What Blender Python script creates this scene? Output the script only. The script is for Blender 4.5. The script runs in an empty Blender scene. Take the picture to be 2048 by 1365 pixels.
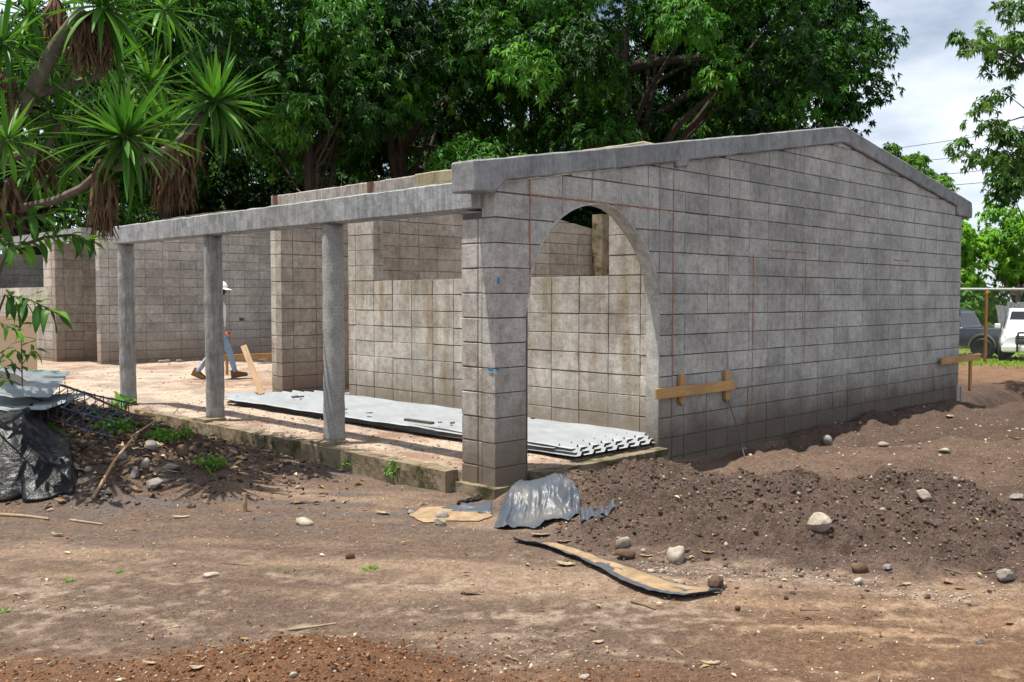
import bpy, bmesh, math, random
import numpy as np
from mathutils import Vector, Matrix, Quaternion
random.seed(7); RNG = np.random.default_rng(7)
SC = bpy.context.scene
COL = SC.collection
R = math.radians
# ---------------------------------------------------------------- camera, sky, sun, exposure
CAM = np.array([-5.172, -5.377, 1.365]); YAW = R(45.063); PITCH = R(2.646); F = 1884.0
cd = bpy.data.cameras.new('camera'); cam = bpy.data.objects.new('camera', cd); COL.objects.link(cam)
cam.location = CAM; cam.rotation_euler = (math.pi/2 - PITCH, 0, YAW - math.pi/2)
cd.sensor_fit = 'HORIZONTAL'; cd.sensor_width = 36; cd.lens = F/2048*36; cd.clip_start = .1; cd.clip_end = 3000
SC.camera = cam
SUNV = Vector((-.20, .15, 1)).normalized()            # direction towards the sun (high, left and slightly behind the building)
w = bpy.data.worlds.new('World'); SC.world = w; w.use_nodes = True
nt = w.node_tree; nt.nodes.clear()
sky = nt.nodes.new('ShaderNodeTexSky'); sky.sky_type = 'NISHITA'; sky.sun_disc = False
sky.sun_elevation = math.asin(SUNV.z); sky.sun_rotation = math.atan2(SUNV.x, SUNV.y); sky.air_density = 1.0; sky.dust_density = .6
tc = nt.nodes.new('ShaderNodeTexCoord'); mp = nt.nodes.new('ShaderNodeMapping'); mp.inputs['Scale'].default_value = (1, 1, 2.6)
nz = nt.nodes.new('ShaderNodeTexNoise'); nz.inputs['Scale'].default_value = 2.3; nz.inputs['Detail'].default_value = 7; nz.inputs['Roughness'].default_value = .56
rp = nt.nodes.new('ShaderNodeValToRGB'); rp.color_ramp.elements[0].position = .31; rp.color_ramp.elements[1].position = .55
mx = nt.nodes.new('ShaderNodeMix'); mx.data_type = 'RGBA'
bg = nt.nodes.new('ShaderNodeBackground'); wo = nt.nodes.new('ShaderNodeOutputWorld')
L = nt.links.new
L(tc.outputs['Generated'], mp.inputs[0]); L(mp.outputs[0], nz.inputs['Vector']); L(nz.outputs['Fac'], rp.inputs[0])
L(rp.outputs[0], mx.inputs[0]); L(sky.outputs[0], mx.inputs[6]); mx.inputs[7].default_value = (10.8, 11.7, 13.2, 1)
L(mx.outputs[2], bg.inputs[0]); bg.inputs[1].default_value = .055; L(bg.outputs[0], wo.inputs[0])
sd = bpy.data.lights.new('sun', 'SUN'); sd.energy = 5; sd.angle = R(.5); sd.color = (1, .95, .86)
so = bpy.data.objects.new('sun', sd); COL.objects.link(so); so.rotation_euler = (-SUNV).to_track_quat('-Z', 'Y').to_euler(); so.location = (0, 0, 20)
vs = SC.view_settings; vs.view_transform = 'Standard'; vs.look = 'None'; vs.gamma = 1; vs.use_curve_mapping = False; vs.exposure = .76
SC.cycles.use_denoising = True; SC.cycles.max_bounces = 6; SC.cycles.transparent_max_bounces = 12

# ---------------------------------------------------------------- view helpers: photo pixel + distance -> world point
_fw = np.array([math.cos(YAW)*math.cos(PITCH), math.sin(YAW)*math.cos(PITCH), -math.sin(PITCH)])
_r = np.array([math.sin(YAW), -math.cos(YAW), 0.]); _u = np.cross(_r, _fw); _f2 = np.array([math.cos(YAW), math.sin(YAW), 0.])
def ray(x, y): return _fw + _r*(x-1024)/F + _u*(682.5-y)/F
def at(x, y, d): return Vector(CAM + ray(x, y)*d)
def onp(ax, v, x, y):
    d = ray(x, y); return Vector(CAM + d*((v-CAM[ax])/d[ax]))
def ld(l, d): return CAM[:2] + _r[:2]*l + _f2[:2]*d           # (right, forward) metres on the ground -> X, Y
# ---------------------------------------------------------------- mesh helpers
def setp(o, label=None, cat=None, group=None, kind=None):
    if label: o['label'] = label
    if cat: o['category'] = cat
    if group: o['group'] = group
    if kind: o['kind'] = kind
    return o
def empty(name, loc=(0, 0, 0), rz=0, **k):
    o = bpy.data.objects.new(name, None); COL.objects.link(o); o.location = loc; o.rotation_euler = (0, 0, rz); o.empty_display_size = .1
    return setp(o, **k)
def mkmesh(name, V, Fs, mats, smooth=False):
    me = bpy.data.meshes.new(name); me.from_pydata([tuple(v) for v in V], [], [tuple(f) for f in Fs])
    for m in (mats if isinstance(mats, (list, tuple)) else [mats]): me.materials.append(m)
    if smooth: me.shade_smooth()
    me.update(); return me
def link(name, me, parent=None, **k):
    o = bpy.data.objects.new(name, me); COL.objects.link(o)
    if parent: o.parent = parent
    return setp(o, **k)
def npmesh(name, V, T, mat, attrs=None, smooth=False, cols=None):
    """fast mesh from numpy arrays; T is (n,3) or (n,4)"""
    me = bpy.data.meshes.new(name); n, k = T.shape
    me.vertices.add(len(V)); me.vertices.foreach_set('co', np.ascontiguousarray(V, np.float32).ravel())
    me.loops.add(n*k); me.loops.foreach_set('vertex_index', np.ascontiguousarray(T, np.int32).ravel())
    me.polygons.add(n); me.polygons.foreach_set('loop_start', np.arange(n, dtype=np.int32)*k); me.polygons.foreach_set('loop_total', np.full(n, k, np.int32))
    me.update(calc_edges=True)
    if smooth: me.shade_smooth()
    for a, v in (attrs or {}).items(): me.attributes.new(a, 'FLOAT', 'POINT').data.foreach_set('value', np.ascontiguousarray(v, np.float32))
    for a, v in (cols or {}).items():
        c4 = np.ones((len(V), 4), np.float32); c4[:, :3] = v; me.attributes.new(a, 'FLOAT_COLOR', 'POINT').data.foreach_set('color', c4.ravel())
    me.materials.append(mat); return me
class MB:
    def __init__(s): s.V = []; s.F = []
    def add(s, V, Fs):
        b = len(s.V); s.V += [tuple(v) for v in V]; s.F += [tuple(i+b for i in f) for f in Fs]; return s
    def box(s, c, d, M=None):
        x, y, z = c; a, b, h = d[0]/2, d[1]/2, d[2]/2
        V = [Vector((x+i*a, y+j*b, z+k*h)) for i in (-1, 1) for j in (-1, 1) for k in (-1, 1)]
        if M: V = [M @ v for v in V]
        return s.add(V, [(0, 1, 3, 2), (4, 6, 7, 5), (0, 4, 5, 1), (2, 3, 7, 6), (0, 2, 6, 4), (1, 5, 7, 3)])
    def bbox(s, c, d, bv=.01, M=None):
        """box with chamfered edges"""
        x, y, z = c; a, b, h = d[0]/2, d[1]/2, d[2]/2; V = []; Fs = []
        bm = bmesh.new(); bmesh.ops.create_cube(bm, size=1)
        for v in bm.verts: v.co = Vector((x+v.co.x*2*a, y+v.co.y*2*b, z+v.co.z*2*h))
        bmesh.ops.bevel(bm, geom=bm.edges[:], offset=bv, segments=1, affect='EDGES')
        bm.verts.index_update()
        V = [(M @ v.co if M else v.co.copy()) for v in bm.verts]; Fs = [[v.index for v in f.verts] for f in bm.faces]; bm.free()
        return s.add(V, Fs)
    def tube(s, P, rad, n=8, cap=True, flat=1):
        P = [Vector(p) for p in P]; rad = [rad]*len(P) if isinstance(rad, (int, float)) else rad
        up = Vector((0, 0, 1)); V = []; Fs = []; pn = None
        for i, p in enumerate(P):
            t = (P[min(i+1, len(P)-1)] - P[max(i-1, 0)]).normalized()
            a = pn - t*pn.dot(t) if pn else t.cross(up if abs(t.z) < .9 else Vector((1, 0, 0)))
            a.normalize(); pn = a.copy(); b = t.cross(a)
            V += [p + (a*math.cos(q)*rad[i] + b*math.sin(q)*rad[i]*flat) for q in [2*math.pi*j/n for j in range(n)]]
        for i in range(len(P)-1):
            for j in range(n): Fs.append((i*n+j, i*n+(j+1) % n, (i+1)*n+(j+1) % n, (i+1)*n+j))
        if cap: Fs += [tuple(range(n))[::-1], tuple((len(P)-1)*n+j for j in range(n))]
        return s.add(V, Fs)
    def lathe(s, prof, n=16, M=None, cap=True):
        V = []; Fs = []
        for (r_, z) in prof: V += [Vector((r_*math.cos(2*math.pi*j/n), r_*math.sin(2*math.pi*j/n), z)) for j in range(n)]
        for i in range(len(prof)-1):
            for j in range(n): Fs.append((i*n+j, i*n+(j+1) % n, (i+1)*n+(j+1) % n, (i+1)*n+j))
        if cap: Fs += [tuple(range(n))[::-1], tuple((len(prof)-1)*n+j for j in range(n))]
        if M: V = [M @ v for v in V]
        return s.add(V, Fs)
    def prism(s, poly, y0, y1):
        """polygon in (x,z) extruded along y"""
        n = len(poly); V = [(x, y0, z) for x, z in poly] + [(x, y1, z) for x, z in poly]
        Fs = [tuple(range(n)), tuple(range(2*n-1, n-1, -1))] + [(i, i+n, (i+1) % n + n, (i+1) % n) for i in range(n)]
        return s.add(V, Fs)
    def build(s, name, mat, parent=None, smooth=False, fix=True, **k):
        me = mkmesh(name, s.V, s.F, mat, False)
        if fix:
            bm = bmesh.new(); bm.from_mesh(me); bmesh.ops.recalc_face_normals(bm, faces=bm.faces[:]); bm.to_mesh(me); bm.free()
        if smooth:
            me.shade_smooth()
            try: me.set_sharp_from_angle(angle=R(40))
            except Exception: pass
        return link(name, me, parent, **k)
def bevel_obj(o, w_):
    bm = bmesh.new(); bm.from_mesh(o.data); bmesh.ops.bevel(bm, geom=[e for e in bm.edges if len(e.link_faces) == 2 and e.calc_face_angle(0) > .3], offset=w_, segments=1, affect='EDGES'); bm.to_mesh(o.data); bm.free(); return o
def roughen(o, seg, amp, seed=0, fine=.0):
    """cut a mesh finer and push its vertices about so edges are not ruler straight"""
    me = o.data; bm = bmesh.new(); bm.from_mesh(me)
    for _ in range(7):
        E_ = [e for e in bm.edges if e.calc_length() > seg]
        if not E_: break
        bmesh.ops.subdivide_edges(bm, edges=E_, cuts=1, use_grid_fill=True)
    bmesh.ops.triangulate(bm, faces=[f for f in bm.faces if len(f.verts) > 4])
    bm.normal_update()
    C_ = np.array([v.co[:] for v in bm.verts]); x, y, z = C_.T
    D_ = fbm(x*6+seed, y*6+z*5.3-seed, 3, 2)-.5 + .7*(fbm(x*21+z*7+seed*3, y*21-z*17, 3, 2)-.5)
    for v, d in zip(bm.verts, D_): v.co = v.co + v.normal*(amp*2*float(d))
    bm.to_mesh(me); bm.free(); return o
# ---------------------------------------------------------------- numpy value noise
def _hash(i, j, s):
    n = (i.astype(np.int64)*374761393 + j.astype(np.int64)*668265263 + s*362437) & 0xffffffff
    n = ((n ^ (n >> 13))*1274126177) & 0xffffffff
    return ((n ^ (n >> 16)) & 0xffff)/65535.
def vn(x, y, s=0):
    x = np.asarray(x, float); y = np.asarray(y, float); i = np.floor(x); j = np.floor(y); fx = x-i; fy = y-j
    fx = fx*fx*(3-2*fx); fy = fy*fy*(3-2*fy)
    a = _hash(i, j, s); b = _hash(i+1, j, s); c = _hash(i, j+1, s); d = _hash(i+1, j+1, s)
    return (a*(1-fx)+b*fx)*(1-fy) + (c*(1-fx)+d*fx)*fy
def fbm(x, y, s=0, o=4):
    t = 0; a = .5; n = 0
    for k in range(o): t = t + a*vn(x*2**k+k*17.3, y*2**k-k*9.1, s+k); n += a; a *= .5
    return t/n
def fbm1(x, y): return float(fbm(np.array([x]), np.array([y]), 3, 2)[0])
def sst(a, b, x): t = np.clip((x-a)/(b-a), 0, 1); return t*t*(3-2*t)
# ---------------------------------------------------------------- material helpers
class NM:
    def __init__(s, name, rough=.9, spec=.3):
        s.m = bpy.data.materials.new(name); s.m.use_nodes = True; s.t = s.m.node_tree; s.b = s.t.nodes['Principled BSDF']
        s.b.inputs['Roughness'].default_value = rough; s.b.inputs['Specular IOR Level'].default_value = spec
        g = s.t.nodes.new('ShaderNodeNewGeometry'); s.pos = g.outputs['Position']; s.geo = g
    def put(s, sock, v):
        if hasattr(v, 'links'): s.t.links.new(v, sock)
        elif isinstance(v, (tuple, list)): sock.default_value = (*v, 1) if len(v) == 3 and len(sock.default_value) == 4 else v
        else: sock.default_value = v
    def n(s, typ, **kw):
        nd = s.t.nodes.new('ShaderNode'+typ)
        for k, v in kw.items(): setattr(nd, k, v)
        return nd
    def mapv(s, sc, v=None, loc=(0, 0, 0)):
        m = s.n('Mapping'); s.put(m.inputs[0], v or s.pos); m.inputs['Scale'].default_value = sc if not isinstance(sc, (int, float)) else (sc,)*3
        m.inputs['Location'].default_value = loc; return m.outputs[0]
    def noise(s, scale, det=4, ro=.55, v=None, dist=0):
        m = s.n('TexNoise'); s.put(m.inputs['Vector'], v or s.pos); m.inputs['Scale'].default_value = scale; m.inputs['Detail'].default_value = det
        m.inputs['Roughness'].default_value = ro; m.inputs['Distortion'].default_value = dist; return m.outputs['Fac']
    def voro(s, scale, v=None, feat='F1'):
        m = s.n('TexVoronoi', feature=feat); s.put(m.inputs['Vector'], v or s.pos); m.inputs['Scale'].default_value = scale; return m
    def ramp(s, f, *st):
        m = s.n('ValToRGB'); s.put(m.inputs[0], f); e = m.color_ramp.elements
        while len(e) < len(st): e.new(.5)
        for q, (p, c) in zip(e, st): q.position = p; q.color = (c, c, c, 1) if isinstance(c, (int, float)) else (*c, 1)
        return m.outputs[0]
    def mix(s, f, a, b, mode='MIX'):
        m = s.n('Mix', data_type='RGBA', blend_type=mode); s.put(m.inputs[0], f); s.put(m.inputs[6], a); s.put(m.inputs[7], b); return m.outputs[2]
    def math(s, op, a, b=0, c=None):
        m = s.n('Math', operation=op); s.put(m.inputs[0], a); s.put(m.inputs[1], b)
        if c is not None: s.put(m.inputs[2], c)
        return m.outputs[0]
    def mul(s, a, b): return s.mix(1, a, b, 'MULTIPLY')
    def sep(s, v=None):
        m = s.n('SeparateXYZ'); s.put(m.inputs[0], v or s.pos); return m.outputs
    def attr(s, name, out='Color'):
        m = s.n('Attribute'); m.attribute_name = name; return m.outputs[out]
    def rnd(s): return s.n('ObjectInfo').outputs['Random']
    def bump(s, h, st=.5, di=.01, nrm=None):
        m = s.n('Bump'); m.inputs['Strength'].default_value = st; m.inputs['Distance'].default_value = di; s.put(m.inputs['Height'], h)
        if nrm: s.put(m.inputs['Normal'], nrm)
        return m.outputs[0]
    def col(s, c): s.put(s.b.inputs['Base Color'], c); return s
    def nrm(s, v): s.put(s.b.inputs['Normal'], v); return s
    def translucent(s, c, f):
        t = s.n('BsdfTranslucent'); s.put(t.inputs[0], c); m = s.n('MixShader'); s.put(m.inputs[0], f)
        s.t.links.new(s.b.outputs[0], m.inputs[1]); s.t.links.new(t.outputs[0], m.inputs[2]); s.t.links.new(m.outputs[0], s.t.nodes['Material Output'].inputs[0]); return s

def block_mat(name, c0, c1, warm=.0, ochre=0., dirt=(.10, .075, .055), dz=.12):
    """weathered concrete block: per-block tone, pitted face, rain streaks, soil splash at the foot"""
    k = NM(name, .93, .2); sp = k.sep()
    base = k.mix(k.ramp(k.noise(2.2, 5, .6), (.3, 0), (.72, 1)), c0, c1)
    base = k.mul(base, k.ramp(k.noise(.55, 4, .65), (.34, .74), (.6, 1.06)))
    r1 = k.rnd(); base = k.mul(base, k.ramp(r1, (0, .84), (.5, .97), (1, 1.07)))
    st = k.noise(3.1, 4, .6, k.mapv((6, 6, .55))); base = k.mul(base, k.ramp(st, (.30, .86), (.55, 1.0), (.8, 1.05)))
    if ochre: base = k.mix(k.math('MULTIPLY', k.ramp(k.noise(1.6, 4, .6, k.mapv((3.2, 3.2, .5))), (.46, 0), (.66, 1)), ochre), base, (.20, .135, .06))
    base = k.mul(base, k.ramp(k.noise(13, 6, .78), (.34, .70), (.5, 1), (.68, 1.27)))
    oc = k.sep(k.n('TexCoord').outputs['Object']); ex = k.math('SUBTRACT', .198, k.math('ABSOLUTE', oc[0])); ez = k.math('SUBTRACT', .098, k.math('ABSOLUTE', oc[2]))
    ed = k.math('MINIMUM', k.math('MAXIMUM', ex, 0), k.math('MAXIMUM', ez, 0)); ed = k.math('ADD', ed, k.math('MULTIPLY', k.noise(24, 4, .7), -.05))
    smear = k.ramp(k.math('ADD', ed, .035), (.006, .55), (.022, 0)); base = k.mix(k.math('MULTIPLY', smear, k.ramp(k.noise(3.3, 3, .6), (.42, 0), (.6, 1))), base, (.50, .48, .45))
    spk = k.noise(60, 3, .7); base = k.mul(base, k.ramp(spk, (.3, .74), (.52, 1), (.75, 1.16)))
    lime = k.ramp(k.noise(9, 6, .78), (.57, 0), (.72, .55)); base = k.mix(lime, base, (.46, .44, .41))
    d = k.math('ADD', sp[2], k.math('MULTIPLY', k.noise(3, 4), -.42)); f = k.ramp(k.math('ADD', d, .22), (0.0, .9), (dz+.16, .35), (dz+.4, 0))
    base = k.mix(f, base, dirt)
    k.col(base)
    pit = k.voro(95).outputs['Distance']; h = k.math('ADD', k.math('MULTIPLY', k.ramp(pit, (0, 0), (.35, 1)), .5), k.noise(140, 3, .7))
    k.nrm(k.bump(k.noise(14, 4), .25, .02, k.bump(h, .55, .006))); return k.m
def conc_mat(name, c0, c1, streak=.5, stain=(.05, .05, .048), sc=1.):
    k = NM(name, .88, .25)
    base = k.mix(k.ramp(k.noise(1.7*sc, 6, .62), (.32, 0), (.7, 1)), c0, c1)
    base = k.mul(base, k.ramp(k.noise(6.5, 6, .75), (.34, .66), (.52, 1), (.7, 1.22)))
    st = k.noise(4, 5, .65, k.mapv((7*sc, 7*sc, .5*sc))); base = k.mix(k.math('MULTIPLY', k.ramp(st, (.38, 1), (.55, 0)), streak), base, stain)
    lt = k.noise(5, 5, .7, k.mapv((9*sc, 9*sc, .8*sc), loc=(4, 2, 7))); base = k.mix(k.ramp(lt, (.56, 0), (.75, .5)), base, (.52, .53, .53))
    base = k.mul(base, k.ramp(k.noise(45, 4, .7), (.3, .8), (.55, 1), (.8, 1.1))); k.col(base)
    k.nrm(k.bump(k.noise(9*sc, 5, .6), .4, .02, k.bump(k.noise(90, 4, .7), .45, .006))); return k.m
def simple(name, c, rough=.7, spec=.3, var=.25, sc=12., bump=.2, metal=0., coat=0.):
    k = NM(name, rough, spec); k.col(k.mul(c, k.ramp(k.noise(sc, 5, .6), (.25, 1-var), (.75, 1+var*.6)))); k.b.inputs['Metallic'].default_value = metal
    if coat: k.b.inputs['Coat Weight'].default_value = coat
    if bump: k.nrm(k.bump(k.noise(sc*5, 4, .6), bump, .006))
    return k.m
def wood_mat(name, c0, c1):
    k = NM(name, .75, .3); tco = k.n('TexCoord').outputs['Object']
    g = k.noise(5, 5, .6, k.mapv((1.2, 14, 14), tco), .4); k.col(k.mul(k.mix(k.ramp(g, (.35, 0), (.65, 1)), c0, c1), k.ramp(k.noise(2, 3), (.3, .75), (.7, 1.1)))); k.nrm(k.bump(g, .3, .004)); return k.m
def leaf_mat(name, dark, light, tr=.28, rough=.42, tip=None):
    k = NM(name, rough+.1, .16); lv = k.attr('lv', 'Fac')
    c = k.ramp(lv, (.05, dark), (.65, light), (1, tip or tuple(min(1, q*1.5) for q in light)))
    k.col(c); k.translucent(k.mul(c, (1.5, 1.7, .7)), tr); return k.m
MT = {}
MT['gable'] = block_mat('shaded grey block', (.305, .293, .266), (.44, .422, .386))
MT['lit'] = block_mat('sunlit-tone block', (.38, .345, .30), (.53, .485, .425), ochre=.62, dirt=(.20, .16, .115))  # same blocks as the gable, colour made paler to stand for sunlight
MT['pier_sunlit'] = block_mat('pitted sunlit-tone pier block', (.36, .33, .30), (.47, .435, .395), ochre=.3, dirt=(.13, .10, .07), dz=.16)  # pier blocks painted lighter because sun on the left face is weak
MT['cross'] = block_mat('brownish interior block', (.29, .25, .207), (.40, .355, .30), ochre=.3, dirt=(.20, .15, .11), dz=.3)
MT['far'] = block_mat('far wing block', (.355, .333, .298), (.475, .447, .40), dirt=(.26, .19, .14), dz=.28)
MT['mortar'] = simple('recessed mortar', (.105, .095, .086), .95, .1, .35, 20)
MT['mortar_l'] = simple('ochre mortar', (.115, .088, .06), .95, .1, .35, 20)
MT['beam'] = conc_mat('grey cast concrete', (.24, .245, .25), (.36, .365, .37), .32)
MT['ring'] = conc_mat('warm weathered concrete', (.27, .24, .21), (.42, .385, .345), .5, (.075, .06, .045)); MT['ochreb'] = conc_mat('yellowed rough concrete', (.26, .22, .13), (.38, .33, .21), .3, (.08, .07, .04))
MT['gbeam'] = conc_mat('dark cast concrete', (.17, .17, .17), (.28, .28, .278), .12)
MT['column'] = conc_mat('column concrete', (.23, .225, .215), (.34, .33, .315), .4, (.07, .065, .06))
MT['moss'] = None
k = NM('mossy concrete', .95, .15)
b0 = k.mix(k.ramp(k.noise(2.5, 5), (.35, 0), (.65, 1)), (.23, .185, .125), (.135, .105, .065))
b0 = k.mix(k.ramp(k.noise(5, 5, .7), (.52, 0), (.64, .9)), b0, (.045, .050, .018)); k.col(k.mix(k.ramp(k.noise(11, 5, .7), (.55, 0), (.68, .8)), b0, (.03, .026, .02)))
k.nrm(k.bump(k.noise(25, 5, .7), .7, .02)); MT['moss'] = k.m
MT['rust'] = simple('rusty steel', (.17, .062, .025), .85, .3, .5, 30)
MT['steel'] = simple('dark steel bar', (.09, .08, .08), .6, .4, .4, 30, metal=.6)
# ---------------------------------------------------------------- ground
def ground_h(X, Y):
    X = np.asarray(X, float); Y = np.asarray(Y, float); dx = X-CAM[0]; dy = Y-CAM[1]
    l = dx*_r[0]+dy*_r[1]; d = dx*_f2[0]+dy*_f2[1]
    inside = sst(-.10, -.04, X-.26*(1-sst(.40, .46, Y)))*sst(.0, .07, Y)*(1-sst(9.9, 10.0, X))
    court = sst(6.6, 8.2, Y+.25*(fbm(X*1.3, Y*1.3, 5)-.5))*(1-sst(9.8, 14, X))
    ins = np.maximum(inside, court)
    base = -.25 + .185*ins
    # tracks and unevenness of the trodden yard (streaks run across the view)
    out = 1-ins
    base = base + out*(.05*(fbm(l*.5+3, d*.9, 11)-.5) + .035*(fbm(l*.9, d*4.2+.35*l, 12)-.5) + .014*(fbm(l*7, d*9, 13)-.5)) + ins*(.03*(fbm(X*1.1, Y*1.1, 14)-.5)+.012*(fbm(X*7, Y*7, 15)-.5))
    # dark soil heap right of the corner
    lc = np.clip(l, .5, 3.3); cd_ = 6.95 - .26*(lc-.5); hh = .34+.05*np.sin(lc*2.1+.4)+.045*(lc-.5)
    env = sst(.15, .85, l)*(1-sst(2.75, 3.75, l)); sg = np.where(d < cd_, .62, .42)
    t = np.abs(d-cd_)/(sg*1.75); prof = np.clip(1-t, 0, 1)**1.15
    heap = env*hh*prof
    cl = sst(.01, .09, heap)
    base = base + heap + cl*(.12*(fbm(l*4, d*4, 21)-.5)+.10*(fbm(l*11, d*11, 22, 3)-.5)+.055*(fbm(l*30, d*30, 23, 2)-.5))
    # hump under the plastic sheet by the pier
    base = base + .20*np.exp(-(((l-.20)/.36)**2+((d-7.0)/.27)**2)**1.3)
    gd = sst(.0, .12, -Y)*(1-sst(1.0, 1.9, -Y))*sst(2.3, 3.2, X)*(1-sst(13, 15, X)); base = base + gd*(.22*(fbm(X*1.3, Y*1.6, 36)-.46)+.11*(fbm(X*5, Y*5, 37)-.5)+.03*(fbm(X*14, Y*14, 38)-.5))
    # smooth earth bank between heap and gable
    b2 = sst(1.9, 2.6, l)*(1-sst(4.6, 6.2, l))*np.clip(1-np.abs(d-8.55-.25*(l-3))/.95, 0, 1); b2 = b2*b2*(3-2*b2)
    base = base + .17*b2*(.85+.5*fbm(l*2, d*2, 31)) + b2*.03*(fbm(l*9, d*9, 32)-.5)
    rs = sst(3.4, 4.6, l)*sst(5.2, 7.5, d)*(1-sst(13, 16, d)); base = base + .07*rs + rs*.16*(fbm(l*1.7, d*1.7, 33)-.5)+rs*.06*(fbm(l*8, d*8, 34)-.5)
    # trench past the far end of the gable
    tr = np.exp(-((Y+.15-.04*(X-11))/.30)**2)*sst(9.3, 10.2, X)*(1-sst(13.2, 13.9, X)); base = base - .34*tr
    # orange spoil bank beyond it and the lower lot behind the fence
    bk = np.clip(1-np.abs(Y-1.9-.16*(X-16))/1.5, 0, 1)*sst(12.5, 14.5, X)*(1-sst(17.5, 21, X)); base = base + .10*bk*bk*(3-2*bk)*(.6+.8*fbm(X*.9, Y*.9, 41))
    rf = sst(9.8, 10.6, X)*(1-sst(20, 22, X))*sst(-4, -2, Y)*(1-sst(5, 7, Y)); base = base + rf*(.16*(fbm(X*.8, Y*.8, 42)-.6)+.10*(fbm(X*2.6, Y*2.6, 43)-.5)+.05*(fbm(X*7, Y*7, 44)-.5))
    base = base - .55*sst(20, 34, d)*sst(6, 9, l)
    # left debris heap
    a = ((l+4.7)/1.55)**2+((d-8.9)/1.15)**2; hp = .66*np.exp(-a**1.15); base = base + hp + sst(.03, .2, hp)*(.13*(fbm(l*3.5, d*3.5, 51)-.5)+.07*(fbm(l*11, d*11, 52)-.5))
    a2 = ((l+3.05)/.85)**2+((d-7.9)/.55)**2; h2 = .20*np.exp(-a2); base = base + h2 + sst(.03, .12, h2)*(.06*(fbm(l*9, d*9, 53)-.5))
    # orange spoil in the foreground
    a3 = ((l+.87)/.52)**2+((d-3.86)/.36)**2; h3 = .15*np.exp(-a3**1.1); h3 = h3 + .07*np.exp(-(((l+2)/.8)**2+((d-3.75)/.33)**2))+.03*np.exp(-(((l-.3)/.7)**2+((d-3.8)/.3)**2))
    base = base + h3 + sst(.015, .08, h3)*(.05*(fbm(l*9, d*9, 61)-.5)+.04*(fbm(l*26, d*26, 62)-.5))
    base = base - .75*sst(40, 90, d)
    return base
def axis(parts):
    a = [parts[0][0]]
    for (p, q, s0, s1) in parts:
        x = p
        while x < q-1e-6:
            f = (x-p)/(q-p); x += s0+(s1-s0)*f; a.append(min(x, q))
    return np.array(sorted(set(np.round(a, 4))))
dd = axis([(1.5, 3.3, .08, .03), (3.3, 8.2, .02, .02), (8.2, 13, .022, .04), (13, 24, .05, .12), (24, 60, .15, 1.2), (60, 420, 2, 30)])
ll = axis([(-300, -40, 30, 6), (-40, -9, 4, .12), (-9, -5.6, .06, .025), (-5.6, 5.6, .02, .02), (5.6, 10, .025, .06), (10, 40, .12, 4), (40, 300, 6, 30)])
LL, DD = np.meshgrid(ll, dd); XY = np.stack([CAM[0]+_r[0]*LL+_f2[0]*DD, CAM[1]+_r[1]*LL+_f2[1]*DD], -1)
gX = XY[..., 0]; gY = XY[..., 1]; gH = ground_h(gX, gY)
def gzn(X, Y):
    """ground height by bilinear lookup in the terrain grid"""
    dx = X-CAM[0]; dy = Y-CAM[1]; l = dx*_r[0]+dy*_r[1]; d = dx*_f2[0]+dy*_f2[1]
    i = np.clip(np.searchsorted(ll, l)-1, 0, len(ll)-2); j = np.clip(np.searchsorted(dd, d)-1, 0, len(dd)-2)
    u = np.clip((l-ll[i])/(ll[i+1]-ll[i]), 0, 1); v = np.clip((d-dd[j])/(dd[j+1]-dd[j]), 0, 1)
    return (gH[j, i]*(1-u)+gH[j, i+1]*u)*(1-v)+(gH[j+1, i]*(1-u)+gH[j+1, i+1]*u)*v
import bisect
_ll = ll.tolist(); _dd = dd.tolist()
def gz(x, y):
    dx = x-CAM[0]; dy = y-CAM[1]; l = dx*_r[0]+dy*_r[1]; d = dx*_f2[0]+dy*_f2[1]
    i = min(max(bisect.bisect_left(_ll, l)-1, 0), len(_ll)-2); j = min(max(bisect.bisect_left(_dd, d)-1, 0), len(_dd)-2)
    u = (l-_ll[i])/(_ll[i+1]-_ll[i]); v = (d-_dd[j])/(_dd[j+1]-_dd[j])
    return float((gH[j, i]*(1-u)+gH[j, i+1]*u)*(1-v)+(gH[j+1, i]*(1-u)+gH[j+1, i+1]*u)*v)
_gpc = {}
def gp(px, py, d0=3., d1=45.):
    """where the sight line through a photo pixel meets the ground"""
    if (px, py) not in _gpc:
        q = np.linspace(d0, d1, 4000); P = CAM+q[:, None]*ray(px, py); below = P[:, 2] <= gzn(P[:, 0], P[:, 1]); i = int(np.argmax(below)) if below.any() else len(q)-1
        _gpc[(px, py)] = Vector(P[i])
    return _gpc[(px, py)].copy()
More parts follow.
